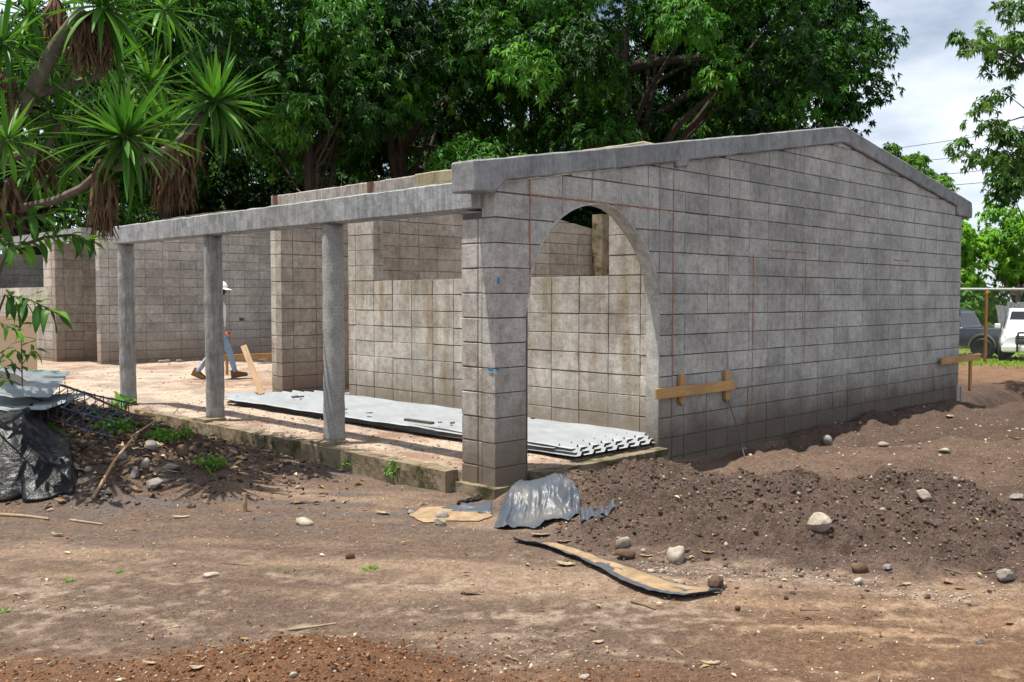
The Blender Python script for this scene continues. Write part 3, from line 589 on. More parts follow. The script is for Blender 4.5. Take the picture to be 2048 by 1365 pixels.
def tree(name, label, base, h, cen, rad3, nclump, rc, nper, k, llen, lwid, mat, group=None, seed=1, trunk=.28, forks=5, tones=(.12, .62), zbias=0., trunk_top=None, shell=.55, clumps=None, zmin=-.55, droop=.3, th=(50, 105)):
    global RNG
    RNG = np.random.default_rng(seed); base = Vector(base); cen = np.array(cen, float)
    t = empty(name, base, label=label, cat='tree', group=group)
    if clumps is None:
        u = rsph(nclump*3); u = u[RNG.random(len(u)) < np.where(u[:, 2] > .2, .38, 1.)][:nclump]; nclump = len(u); rr = shell+(1-shell)*RNG.random(nclump)**.7; cc = cen+u*np.array(rad3)*rr[:, None]*RNG.uniform(.82, 1.1, (nclump, 1))*np.stack([1.08-.42*u[:, 2]]*2+[np.ones(nclump)], 1)
    else: cc = np.array(clumps, float)
    rads = rc*RNG.uniform(.6, 1.3, len(cc)); tone = RNG.uniform(tones[0], tones[1], len(cc))**1.2
    V, T, lv = whorl_leaves(cc-np.array(base), rads, nper, k, llen, lwid, tone=tone, zmin=zmin, droop=droop, th=th)
    # trunk and limbs
    m = MB(); top = Vector(trunk_top or (cen[0], cen[1], cen[2]-.25*rad3[2]))-base; pts = []
    for i in range(9):
        f_ = i/8; pts.append(top*f_+Vector((.25*math.sin(f_*5+seed), .22*math.sin(f_*4+seed*2), 0))*f_*trunk/.28)
    m.tube(pts, [trunk*(1.25-.75*i/8) if i else trunk*1.5 for i in range(9)], 10)
    m.build('trunk', MT['bark'], t, smooth=True)
    order = RNG.permutation(len(cc))[:forks*3]; lm = MB()
    for q, ci in enumerate(order):
        s0 = pts[3+q % 5]; e = Vector(cc[ci])-base; v = e-s0
        P = [s0+v*f_+Vector((0, 0, .14*v.length*math.sin(f_*3.14)))+Vector(RNG.normal(0, .06*v.length**.5, 3))*(1 if 0 < f_ < 1 else 0) for f_ in (0, .25, .5, .75, 1)]
        r0 = trunk*(.5 if q < forks else .26); lm.tube(P, [r0, r0*.75, r0*.55, r0*.35, r0*.12], 6)
    lm.build('limbs', MT['bark'], t, smooth=True)
    link('crown', npmesh('crown', V, T, mat, {'lv': lv}), t)
    return t
def tp(x, y, d): return tuple(at(x, y, d))
def gpos(x, d): p = at(x, 590, d); return (p.x, p.y, gz(p.x, p.y)-.1)
GRP = 'tall trees behind the building'
def mango(label, x, d, cx, cy, rl, rz, n, seed, rc=1.05, nper=74, tones=(.0, .8), llen=.205, trunk=.3, top=None, rd=None):
    c = tp(cx, cy, d); tree('mango_tree', label, gpos(x, d), 0, c, (rl, rd or rl*.8, rz), n, rc, int(nper*1.08), 11, llen, .062, MT['mango'], GRP, seed, trunk, 6, tones, trunk_top=tp(*top) if top else None, shell=.45)
mango('dense mango tree with dark trunk directly above the gable slope', 1255, 27, 1300, 60, 5.6, 4.6, 92, 1, top=(1245, 60, 27), trunk=.34)
mango('mango tree with pale forked trunk above the long porch beam', 800, 28, 850, 70, 4.8, 5.0, 78, 2, top=(810, 60, 28))
mango('twin stemmed mango tree right of the hanging sword leaves', 660, 24, 560, 90, 4.0, 3.8, 66, 3, top=(600, 130, 24), tones=(.2, .75), trunk=.17)
mango('dark mango tree rising behind the sword leaved rosettes', 330, 27, 330, 110, 4.6, 4.8, 70, 4, tones=(.15, .7))
mango('shaded mango tree in the upper left corner behind the dead leaf skirts', 60, 28, 40, 160, 4.6, 5.0, 66, 5, tones=(.05, .4))
mango('tall mango tree with drooping right edge against the open sky', 1570, 31, 1500, 20, 4.3, 5.4, 120, 6, tones=(.03, .5), rc=1.05)
mango('thinner mango tree standing farther back between the two big trunks', 1040, 36, 1040, 120, 5.6, 5.4, 60, 7, tones=(.1, .5))
mango('low dense tree far behind the courtyard wall', 480, 40, 470, 330, 6.5, 3.4, 60, 8, tones=(.1, .5), rc=1.2)
mango('low far tree showing as leaves under the canopy above the beam', 900, 42, 900, 330, 6.0, 3.2, 56, 9, tones=(.15, .55), rc=1.2)
mango('low far tree peeking over the left slope of the gable', 1240, 41, 1290, 330, 6.5, 3.0, 56, 10, tones=(.1, .5), rc=1.2)
c_ = tp(965, 330, 24); tree('mango_sapling', 'small round fresh green sapling just behind the porch back wall', gpos(965, 24), 0, c_, (1.1, 1.1, .75), 12, .55, 50, 10, .26, .06, MT['mango'], None, 11, .07, 3, (.45, .8), shell=.3)
c_ = tp(1190, 450, 31); tree('low_tree', 'low dark tree whose leaves show through the top of the arch', gpos(1190, 31), 0, c_, (3.2, 2, 1.9), 40, .9, 70, 10, .23, .074, MT['mango'], None, 18, .12, 3, (.05, .4), shell=.2)
c_ = tp(620, 400, 33); tree('low_tree', 'low dark tree filling the gap above the doorway beam', gpos(620, 33), 0, c_, (4.2, 2, 1.8), 44, .95, 70, 10, .23, .074, MT['mango'], None, 19, .12, 3, (.05, .45), shell=.2)
c_ = tp(160, 430, 34); tree('leafy_hedge_tree', 'low leafy tree behind the far wing at the left edge', gpos(160, 34), 0, c_, (5, 3, 2.6), 44, 1.1, 50, 9, .26, .08, MT['near'], None, 12, .15, 3, (.15, .6), shell=.3)
c_ = tp(1795, 365, 46); tree('light_green_tree', 'light green tree rising behind the right slope of the gable', gpos(1800, 46), 0, c_, (1.75, 1.9, 1.9), 44, .7, 60, 8, .24, .10, MT['treelite'], None, 13, .2, 4, (.2, .7), shell=.4)
c_ = tp(1760, 420, 50); tree('light_green_tree', 'paler green tree half hidden by the gable end beam', gpos(1760, 50), 0, c_, (3.2, 2.3, 2.2), 40, .8, 50, 8, .24, .10, MT['treelite'], None, 14, .2, 4, (.4, .8), shell=.4)
# bright hedge tree beyond the parked pickups, dark tree above it
bp = [tp(1925+RNG.uniform(-60, 320), 430+RNG.uniform(0, 245), 40.5+RNG.uniform(-.6, 3)) for _ in range(78)]
tree('hedge_tree', 'bright green leafy hedge tree beyond the chain link fence', gpos(2050, 39), 0, tp(2040, 540, 39), (3, 2, 2.4), 0, .72, 80, 8, .23, .115, MT['bush'], None, 15, .15, 5, (.3, .85), clumps=bp, zmin=-.8)
c_ = tp(2070, 350, 33); tree('dark_leaf_tree', 'darker tree above the bright hedge at the right edge', gpos(2070, 33), 0, c_, (1.35, 1.5, 1.25), 26, .5, 44, 8, .17, .07, MT['near'], None, 16, .14, 4, (.1, .5), shell=.4)
# near tree at upper right: boughs reach in from outside the frame
RNG = np.random.default_rng(17); cl = []
for (x, y, n_) in ((1930, 92, 3), (1965, 80, 4), (2000, 100, 5), (2040, 90, 5), (2010, 30, 4), (2060, 20, 6), (1985, 130, 3), (2030, 140, 4), (1965, 215, 3), (1972, 245, 3), (2010, 195, 2), (1930, 300, 3), (1955, 318, 4), (1990, 322, 5), (2030, 330, 6), (2020, 260, 4), (2060, 300, 6), (2100, 250, 8), (2100, 150, 8), (2110, 40, 8), (2000, 285, 3)):
    for _ in range(n_): cl.append(tp(x+RNG.normal(0, 13), y+RNG.normal(0, 9), 17+RNG.normal(0, .35)))
tree('overhanging_tree', 'glossy leaved boughs reaching in at the upper right against the sky', gpos(2330, 17), 0, tp(2150, 150, 17), (2, 1.5, 2), 0, .20, 9, 8, .135, .046, MT['near'], None, 17, .16, 8, (.2, .85), clumps=cl, trunk_top=tp(2250, 120, 17), droop=.35)

# sword leaved yucca at the left
yu = empty('yucca_tree', tp(-160, 800, 8.4), label='sword leaved yucca with brown dead leaf skirts hanging over the left edge', cat='tree'); yb = yu.location.copy(); yb.z = gz(yb.x, yb.y)-.05; yu.location = yb
def sword(bend, ln=.62, wd=.052, n=7):
    V = []; Fs = []
    for i in range(n+1):
        f_ = i/n; w_ = wd*(.55+1.25*f_ if f_ < .36 else 1.0*(1-((f_-.36)/.64)**1.7))*.5+.0012; x = ln*f_*(1-.16*bend*f_); z = -bend*ln*f_**2.2*.55
        V += [(x, -w_, z+w_*.35), (x, 0, z), (x, w_, z+w_*.35)]
        if i: b = 3*(i-1); Fs += [(b, b+1, b+4, b+3), (b+1, b+2, b+5, b+4)]
    return V, Fs
SW_ = []
for b_ in (0, .12, .3, .55, .85):
    for tn in (.18, .42, .68):
        V, Fs = sword(b_); me = mkmesh('leaf', V, Fs, MT['yucca'], True); me.attributes.new('lv', 'FLOAT', 'POINT').data.foreach_set('value', np.clip(np.full(len(V), tn)+np.tile([.1, -.05, .1], len(V)//3), 0, 1).astype(np.float32)); SW_.append((me, V, Fs, tn))
random.seed(11)
def skirt(px, py, d, wl, ht, n, seed):
    wl *= .66; ht *= .82; n = int(n*.7)
    rg = random.Random(seed); m = MB(); c = at(px, py, d)-yu.location
    for _ in range(n):
        a = rg.uniform(0, 6.28); q = wl*rg.uniform(.3, 1)**.5; x, y = q*math.cos(a), q*math.sin(a)*.8; h_ = ht*rg.uniform(.55, 1.12); w_ = rg.uniform(.006, .02); ang = rg.uniform(0, 3.14); dx, dy = w_*math.cos(ang), w_*math.sin(ang); z0 = rg.uniform(-.12, .06)*ht
        P = [c+Vector((x*.35, y*.35, z0+.10*ht)), c+Vector((x*.9, y*.9, z0-.10*ht)), c+Vector((x+rg.uniform(-.04, .04), y+rg.uniform(-.04, .04), z0-.55*h_)), c+Vector((x+rg.uniform(-.07, .07), y+rg.uniform(-.07, .07), z0-h_))]
        o_ = Vector((dx, dy, 0)); m.add([P[0]-o_*.6, P[0]+o_*.6, P[1]-o_, P[1]+o_, P[2]-o_, P[2]+o_, P[3]-o_*.2, P[3]+o_*.2], [(0, 1, 3, 2), (2, 3, 5, 4), (4, 5, 7, 6)])
    o = m.build('dead_leaf_skirt', MT['dead'], yu, fix=False, kind='stuff'); return o
k = NM('dry hanging leaf', .9, .15); tco = k.noise(3, 2); k.col(k.mix(k.ramp(k.noise(28, 3, .6, k.mapv((1, 1, .12))), (.3, 0), (.7, 1)), (.055, .032, .018), (.20, .125, .07))); MT['dead'] = k.m
RO = [(250, 275, 7.6, .60, 88, (.05, -.6, .75)), (430, 205, 8.5, .56, 88, (.42, -.35, .75)), (205, 15, 8.1, .62, 62, (.1, 0, 1)), (118, 238, 8.6, .48, 44, (0, 0, 1)), (14, 282, 7.4, .44, 44, (-.1, -.2, 1)), (6, 88, 8.0, .5, 48, (-.2, -.1, 1)), (228, 128, 9.2, .56, 46, (.3, .1, .8)), (-70, 200, 7.8, .55, 40, (0, 0, 1)), (60, 340, 9.0, .46, 30, (0, 0, 1)), (330, 20, 9.0, .5, 36, (.3, 0, .9)), (95, 130, 8.9, .55, 46, (-.1, 0, 1)), (40, 215, 8.6, .5, 44, (-.2, -.1, 1)), (170, 95, 8.6, .55, 44, (.1, -.2, .9)), (300, 170, 9.3, .55, 44, (.2, .1, .9)), (60, 30, 8.5, .55, 46, (-.2, -.1, 1)), (335, 250, 8.9, .5, 40, (.2, -.1, .9)), (140, 330, 8.8, .5, 40, (0, -.1, 1))]
allv = []
for ri, (px, py, d, ln, n, ax) in enumerate(RO):
    c = at(px, py, d); ax = Vector((_r*ax[0]+_f2*ax[1]))+Vector((0, 0, ax[2])); ax.normalize(); qa = ax.to_track_quat('Z', 'Y')
    for i in range(n):
        f_ = (i+.5)/n; th_ = R(6+128*f_**.72)+random.uniform(-.12, .12); ph = i*2.39996+random.uniform(-.25, .25)
        dv = qa @ Vector((math.sin(th_)*math.cos(ph), math.sin(th_)*math.sin(ph), math.cos(th_))); bi = min(4, max(0, int(f_*4.2+random.uniform(-.8, .8))))
        upv = Vector((0, 0, 1)) if abs(dv.z) < .95 else Vector((1, 0, 0)); y = upv.cross(dv).normalized(); z = dv.cross(y)
        M = Matrix((dv, y, z)).transposed().to_4x4(); sc_ = ln/.62*random.uniform(.8, 1.15)*(1 if f_ > .12 else .75)
        tone_i = random.choice((0, 1, 1, 2)); M = Matrix.Translation(c+dv*.03) @ M @ Matrix.Diagonal((sc_, sc_, sc_, 1)); allv.append((d/sc_+(0 if ri in (0, 1) else 2 if ri in (2, 3, 4, 5) else 6), bi*3+tone_i, M))
allv.sort(key=lambda q: q[0]); rest = MB(); rl = []
Minv = Matrix.Translation(-yu.location)
for q, (_, mi, M) in enumerate(allv):
    if q < 296:
        o = link('leaf', SW_[mi][0], yu); o.matrix_local = Minv @ M
    else:
        me, V, Fs, tn = SW_[mi]; rest.add([Minv @ (M @ Vector(v)) for v in V], Fs); rl += list(np.tile([tn+.1, tn-.05, tn+.1], len(V)//3))
o = rest.build('leaves', MT['yucca'], yu, fix=False, kind='stuff'); o.data.shade_smooth(); o.data.attributes.new('lv', 'FLOAT', 'POINT').data.foreach_set('value', np.array(rl, np.float32))
for a in ((205, 335, 7.65, .13, .62, 300, 1), (345, 300, 8.6, .27, .62, 460, 2), (180, 40, 8.2, .25, .52, 420, 3), (110, 10, 8.3, .12, .45, 120, 9), (88, 300, 8.65, .10, .4, 110, 4), (20, 370, 7.6, .10, .45, 90, 5), (385, 250, 8.55, .12, .5, 120, 6), (15, 150, 8.1, .1, .4, 80, 7)): skirt(*a)
ym = MB(); rel = lambda x, y, d: at(x, y, d)-yu.location
ym.tube([Vector((0, 0, 0)), rel(-130, 600, 8.4), rel(-110, 430, 8.3), rel(-20, 330, 8.3), rel(60, 190, 8.3), rel(110, 95, 8.25), rel(165, 20, 8.15)], [.13, .11, .10, .085, .062, .06, .05], 10)
ym.build('trunk', MT['ybark'], yu, smooth=True)
yl = MB(); yl.tube([rel(-110, 430, 8.3), rel(-40, 425, 8.0), rel(40, 418, 7.85), rel(110, 402, 7.75), rel(165, 376, 7.68), rel(205, 340, 7.64), rel(240, 290, 7.6)], [.055, .04, .036, .034, .034, .036, .03], 9)
yl.tube([rel(205, 340, 7.64), rel(270, 330, 7.9), rel(350, 290, 8.3), rel(425, 215, 8.5)], [.034, .032, .034, .03], 8)
yl.tube([rel(-20, 330, 8.3), rel(40, 310, 8.5), rel(95, 290, 8.6), rel(118, 245, 8.6)], [.045, .04, .036, .03], 8); yl.tube([rel(60, 190, 8.3), rel(150, 170, 8.8), rel(228, 135, 9.2)], [.045, .04, .03], 8)
yl.tube([rel(-110, 430, 8.3), rel(-60, 350, 7.7), rel(10, 290, 7.4)], [.05, .04, .03], 8); yl.build('limbs', MT['ybark'], yu, smooth=True)

# broad leaved shrub at the left edge
MT['stem'] = simple('green brown stem', (.10, .075, .04), .8, .2, .3, 20)
def ovleaf(bend, tn, ln=.2, wd=.062):
    V = []; Fs = []; n = 7
    for i in range(n+1):
        f_ = i/n; w_ = wd*.5*math.sin(math.pi*min(1, f_*1.0+.02)**.8)+.0012; x = ln*f_; z = -bend*ln*f_**2; wv = .006*math.sin(f_*9)
        V += [(x, -w_, z+w_*.28+wv), (x, 0, z), (x, w_, z+w_*.28-wv)]
        if i: b = 3*(i-1); Fs += [(b, b+1, b+4, b+3), (b+1, b+2, b+5, b+4)]
    me = mkmesh('leaf', V, Fs, MT['broad'], True); me.attributes.new('lv', 'FLOAT', 'POINT').data.foreach_set('value', np.clip(np.tile([tn, tn+.2, tn], n+1), 0, 1).astype(np.float32)); return me
OV = [ovleaf(b_, t_) for b_ in (.1, .35, .7) for t_ in (.2, .5, .85)]
def spray(root, stem_pts, rad, n, ln, dep=0, tone=None, start=.25):
    m = MB(); P = [Vector(p)-root.location for p in stem_pts]; m.tube(P, [rad*(1-.6*i/(len(P)-1)) for i in range(len(P))], 6); m.build('stem', MT['stem'], root, smooth=True)
    for i in range(n):
        f_ = start+(1-start)*(i+1)/n; q = f_*(len(P)-1); j = min(len(P)-2, int(q)); p = P[j].lerp(P[j+1], q-j); t = (P[j+1]-P[j]).normalized()
        ph = i*2.4+random.uniform(-.5, .5); a = t.cross(Vector((.1, .2, 1))).normalized(); b = t.cross(a); dv = (t*.55+(a*math.cos(ph)+b*math.sin(ph))*.8+Vector((0, 0, -.35))).normalized()
        if i == n-1: dv = (t+Vector((0, 0, -.3))).normalized()
        y = Vector((0, 0, 1)).cross(dv).normalized(); z = dv.cross(y); y = y*math.cos(.0)+z*random.uniform(-.4, .4); y.normalize(); z = dv.cross(y); sc_ = ln/.2*random.uniform(.75, 1.2)
        o = link('leaf', random.choice(OV if tone is None else OV[tone::3]), root); o.matrix_local = Matrix.Translation(p) @ Matrix((dv, y, z)).transposed().to_4x4() @ Matrix.Diagonal((sc_, sc_, sc_, 1))
random.seed(5)
b0 = tp(-60, 900, 8.0); sh = empty('broad_leaf_shrub', b0, label='broad leaved shrub hanging in from the left edge below the yucca', cat='shrub')
spray(sh, [b0, tp(-30, 700, 7.6), tp(10, 590, 7.4), tp(60, 600, 7.2), tp(115, 628, 7.1)], .012, 17, .21, start=.45)
spray(sh, [b0, tp(-40, 720, 7.5), tp(-10, 640, 7.3), tp(30, 660, 7.2)], .01, 12, .13, start=.5)
spray(sh, [b0, tp(-10, 560, 7.8), tp(20, 500, 7.8), tp(90, 475, 7.8), tp(150, 470, 7.8), tp(185, 482, 7.8)], .022, 26, .17, start=.4)
spray(sh, [tp(-20, 470, 7.8), tp(20, 445, 7.6), tp(80, 430, 7.5), tp(130, 425, 7.5)], .012, 22, .19, tone=1, start=.1); spray(sh, [tp(-20, 480, 7.8), tp(10, 480, 7.6), tp(45, 500, 7.5)], .01, 12, .19, start=.1)
b1 = gp(45, 800); s2 = empty('sapling', b1, label='thin upright sapling with small leaf whorls in front of the beige panel', cat='plant')
spray(s2, [b1, tp(44, 740, 7.7), tp(43, 690, 7.6), tp(36, 625, 7.5)], .006, 16, .13, start=.3); spray(s2, [tp(44, 745, 7.7), tp(20, 720, 7.6), tp(0, 705, 7.5)], .005, 9, .13, start=.2); spray(s2, [tp(44, 730, 7.7), tp(60, 705, 7.7), tp(68, 700, 7.7)], .004, 7, .1, start=.3); spray(s2, [tp(40, 770, 7.7), tp(20, 760, 7.6), tp(-5, 750, 7.6)], .005, 7, .13, start=.2)
# ---------------------------------------------------------------- loose things
MT['white_sheet'] = simple('white coated steel sheet', (.31, .325, .335), .5, .2, .2, 3, .05)
MT['sheet_edge'] = simple('bare sheet edge', (.10, .09, .075), .8, .2, .4, 20)
MT['sheet_shade'] = simple('shade-brown sheet underside', (.12, .095, .07), .7, .2, .3, 8, .1)  # dark brown stands in for shade under the nested sheets and along their edges
MT['zinc'] = simple('dull galvanised sheet', (.30, .33, .34), .55, .4, .3, 6, .1, .5)
MT['wood'] = wood_mat('yellow pine', (.36, .20, .075), (.46, .27, .11)); MT['woodg'] = wood_mat('weathered pine', (.30, .185, .10), (.42, .28, .16)); MT['ply'] = simple('beige panel', (.50, .375, .25), .8, .2, .1, 3)
k = NM('black plastic film', .33, .11); k.col(k.mix(k.ramp(k.noise(5, 5, .65), (.42, 0), (.66, .7)), (.007, .008, .011), (.035, .031, .028))); k.nrm(k.bump(k.noise(7, 4, .6, None, 1.2), .4, .05)); MT['plastic'] = k.m
k = NM('dusty grey plastic film', .36, .17); k.col(k.mix(k.ramp(k.noise(4, 5, .7), (.48, 0), (.72, .6)), (.058, .068, .085), (.16, .135, .108))); k.nrm(k.bump(k.noise(11, 4, .6), .25, .03)); MT['plastic_g'] = k.m
MT['tansand'] = simple('yellow sand', (.27, .19, .115), .95, .1, .45, 9, .6)
MT['stone_w'] = simple('pale stone', (.31, .265, .215), .9, .15, .5, 16, .7); MT['stone_g'] = simple('grey stone', (.21, .185, .165), .9, .2, .4, 14, .6); MT['stone_b'] = simple('brown clod', (.11, .07, .048), .95, .1, .4, 18, .8); MT['stone_r'] = simple('terracotta shard', (.42, .13, .055), .85, .2, .25, 14, .4)
MT['dleaf'] = simple('dry fallen leaf', (.25, .145, .075), .8, .2, .4, 30, .3); MT['straw'] = simple('pale straw', (.30, .23, .14), .8, .2, .35, 40, .3); MT['twig'] = simple('dry twig', (.16, .11, .075), .9, .1, .35, 20, .4)
MT['weed'] = leaf_mat('weed leaf', (.04, .11, .015), (.12, .26, .03), .3, .45, (.2, .36, .05))

# white corrugated roofing stacked on the porch floor
def corr(w_, l_, pitch=.165, rib=.036, n=40, wob=.004, seed=0):
    xs = []; z = []; m_ = int(round(w_/pitch))
    for i in range(m_):
        for f_, h_ in ((0, 0), (.36, 0), (.5, 1), (.64, 0)): xs.append((i+f_)*pitch-w_/2); z.append(h_*rib)
    xs.append(m_*pitch-w_/2); z.append(0); V = []; Fs = []; q = len(xs)
    for j in range(n+1):
        y = -l_/2+l_*j/n; b = wob*math.sin(j*.7+seed)+.6*wob*math.sin(j*1.9+seed*2); V += [(x, y, zz+b) for x, zz in zip(xs, z)]
    N0 = len(V); V += [(x, y, zz-.0035) for x, y, zz in V]
    for j in range(n):
        for i in range(q-1):
            a = j*q+i; Fs += [(a, a+1, a+q+1, a+q), (N0+a, N0+a+q, N0+a+q+1, N0+a+1)]
    for j in range(n): a = j*q; Fs += [(a, a+q, N0+a+q, N0+a), (a+q-1, N0+a+q-1, N0+a+2*q-1, a+2*q-1)]
    for i in range(q-1): Fs += [(i, N0+i, N0+i+1, i+1), (n*q+i, n*q+i+1, N0+n*q+i+1, N0+n*q+i)]
    me = mkmesh('roofing_sheet', V, Fs, [MT['white_sheet'], MT['sheet_shade']]); nt_ = n*(q-1)*2
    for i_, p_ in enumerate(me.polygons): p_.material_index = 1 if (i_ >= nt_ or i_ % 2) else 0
    return me
pos = ['lowest in the stack on the porch floor', 'second from the bottom of the porch stack', 'third from the bottom of the porch stack', 'third from the top of the porch stack', 'second from the top, its left end sticking out', 'topmost of the porch stack with bits of debris on it']
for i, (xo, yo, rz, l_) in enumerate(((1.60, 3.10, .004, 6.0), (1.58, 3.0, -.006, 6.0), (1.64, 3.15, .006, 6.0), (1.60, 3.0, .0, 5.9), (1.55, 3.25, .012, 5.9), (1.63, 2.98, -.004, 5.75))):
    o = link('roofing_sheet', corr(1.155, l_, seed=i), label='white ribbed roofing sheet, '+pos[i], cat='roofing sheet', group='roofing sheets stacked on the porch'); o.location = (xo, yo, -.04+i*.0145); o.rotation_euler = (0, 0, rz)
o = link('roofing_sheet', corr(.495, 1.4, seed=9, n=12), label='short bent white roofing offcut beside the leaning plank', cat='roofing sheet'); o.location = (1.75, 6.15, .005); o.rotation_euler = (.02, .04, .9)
for i, (px, py, w_, lb) in enumerate(((590, 794, .09, 'dark crumpled scrap on the left end of the roofing stack'), (692, 819, .05, 'small dark stone on the roofing beside the rough column'), (742, 826, .05, 'flat trowel shaped scrap on the roofing stack'), (880, 845, .05, 'dark clod on the roofing left of the pier'), (905, 846, .05, 'dark clod on the roofing touching the pier edge'), (1066, 836, .07, 'dark clod on the roofing seen through the arch'))):
    p = onp(2, .09, px, py); m = MB().bbox((0, 0, 0), (w_, w_*.7, w_*.35), w_*.1); 
    if i in (0, 2): m.bbox((w_*.9, .01, -.005), (w_*1.3, w_*.3, w_*.2), w_*.05)
    o = m.build('scrap', MT['sheet_edge'], None, label=lb, cat='scrap'); roughen(o, .03, .006, i); o.location = p; o.rotation_euler = (0, 0, i*.8)
ks = MB().box((0, 0, 0), (.05, .42, .025)).build('wood_strip', MT['sheet_edge'], None, label='thin dark strip lying on the roofing left of the pier', cat='strip'); ks.location = onp(2, .09, 838, 843); ks.rotation_euler = (0, 0, .03)

def plank(name, p0, p1, w_, t_, mat, **kw):
    p0, p1 = Vector(p0), Vector(p1); v = p1-p0; o = MB().bbox((v.length/2, 0, 0), (v.length, w_, t_), .003).build(name, mat, None, **kw); o.location = p0
    x = v.normalized(); side = kw_side = Vector((0, 0, 1)) if abs(x.z) < .5 else Vector((_r[0], _r[1], 0)); y = (side-x*side.dot(x)).normalized(); z = x.cross(y); o.rotation_euler = Matrix((x, y, z)).transposed().to_euler(); return o
pk = onp(2, .06, 524, 789); plank('plank', pk, at(487, 692, (pk-Vector(CAM)).dot(Vector(_fw))+.42), .085, .025, MT['woodg'], label='weathered plank leaning at a slant over the end of the roofing', cat='plank')
rl_ = empty('rail_board', (0, 0, 0), label='low horizontal yellow board behind the worker', cat='board')
pA = onp(1, 10.7, 430, 716); pB = onp(1, 10.7, 560, 712); q = plank('board', pA, pB+Vector((.9, 0, -.0)), .10, .025, MT['wood']); q.parent = rl_
for xx in (.25, 2.2): s = MB().box((pA.x+xx, 10.73, .06), (.05, .03, .36)).build('stake', MT['wood'], rl_)
def batter(name, label, x0, x1, z, stakes, y=-.045):
    b = empty(name, (x0, y, z), label=label, cat='board'); MB().bbox(((x1-x0)/2, -.02, 0), (x1-x0, .026, .10), .003).build('board', MT['wood'], b)
    for (sx, za, zb) in stakes: MB().prism([(sx-.04-x0, zb-z), (sx+.04-x0, zb-z), (sx+.038-x0, za-z+.05), (sx-x0, za-z), (sx-.035-x0, za-z+.04)], .0, .032).build('stake', MT['wood'], b)
    return b
batter('batter_board', 'yellow batter board with two stakes nailed beside the arch', 2.04, 3.42, .452, ((2.515, .30, .61), (3.325, .27, .61)))
batter('batter_board', 'short yellow board sticking out past the far end of the gable', 9.02, 10.6, .43, ((10.3, -.1, .5),))
p0 = onp(1, -.09, 1456, 800); p1 = gp(1490, 918); m = MB().tube([p0, p0.lerp(p1, .5)+Vector((.01, -.01, 0)), p1], .006, 6).build('steel_rod', MT['steel'], None, label='thin steel rod leaning from the batter board stake to the soil', cat='rod')
m = MB(); 
for dx_, h_ in ((0, .32), (.16, .26)): m.tube([(9.62+dx_, -.08, -.3), (9.63+dx_, -.075, -.25+h_)], .014, 8)
m.build('pipe_stubs', MT['zinc'], None, label='pair of short pipe stubs rising at the far foot of the gable', cat='pipe')
MB().box((0, 0, .48), (1.0, .03, 1.25)).build('panel', MT['ply'], None, label='beige panel standing at the left edge before the far wing', cat='panel').location = (onp(2, -.06, 20, 742).x, onp(2, -.06, 20, 742).y, -.1)
bpy.data.objects['panel'].rotation_euler = (0, 0, R(-38))
hs = [onp(2, -.03, x, y) for x, y in ((-20, 752), (20, 748), (55, 744), (85, 743), (118, 743))]; MT['hose'] = simple('green hose', (.02, .16, .11), .5, .4, .2, 10, .05)
m = MB().tube(hs, .016, 8); m.tube([p+Vector((.05, .12, .005)) for p in hs[:4]], .016, 8); m.build('garden_hose', MT['hose'], None, label='green hose lying across the sandy courtyard at the left', cat='hose')

# ---------------------------------------------------------------- stones, shards, leaves and sticks one can point at
def stone_mesh(seed, mat, sx=1., sy=.8, sz=.6, rough=.22, facet=0.):
    rg = np.random.default_rng(seed); bm = bmesh.new(); bmesh.ops.create_icosphere(bm, subdivisions=2, radius=1)
    pl = [(norm(rg.normal(size=(1, 3)))[0], rg.uniform(.45, .8)) for _ in range(9)]
    for v in bm.verts:
        c = np.array(v.co)
        for n_, o_ in pl:
            e = c @ n_-o_
            if e > 0: c = c-n_*e*(.75+facet*.25)
        c = c*(1+rough*.35*rg.normal()*.4); v.co = Vector(c*np.array([sx, sy, sz]))
    me = bpy.data.meshes.new('stone'); bm.to_mesh(me); bm.free(); me.materials.append(mat)
    if facet < .25: me.shade_smooth()
    return me
def stone(px, py, w_px, label, mat, asp=.8, sz=.6, seed=0, facet=0., name='stone', sink=.3, pos=None, cat='stone'):
    p = pos or gp(px, py); d = (p-Vector(CAM)).dot(Vector(_fw)); s = w_px/F*d/2
    o = link(name, stone_mesh(seed+int(px), MT[mat], s, s*asp, s*sz*1.25, facet=facet), label=label, cat=cat); o.location = p+Vector((0, 0, s*sz*(1-sink))); o.rotation_euler = (random.uniform(-.15, .15), random.uniform(-.15, .15), -math.pi/4+random.uniform(-.5, .5)); return o
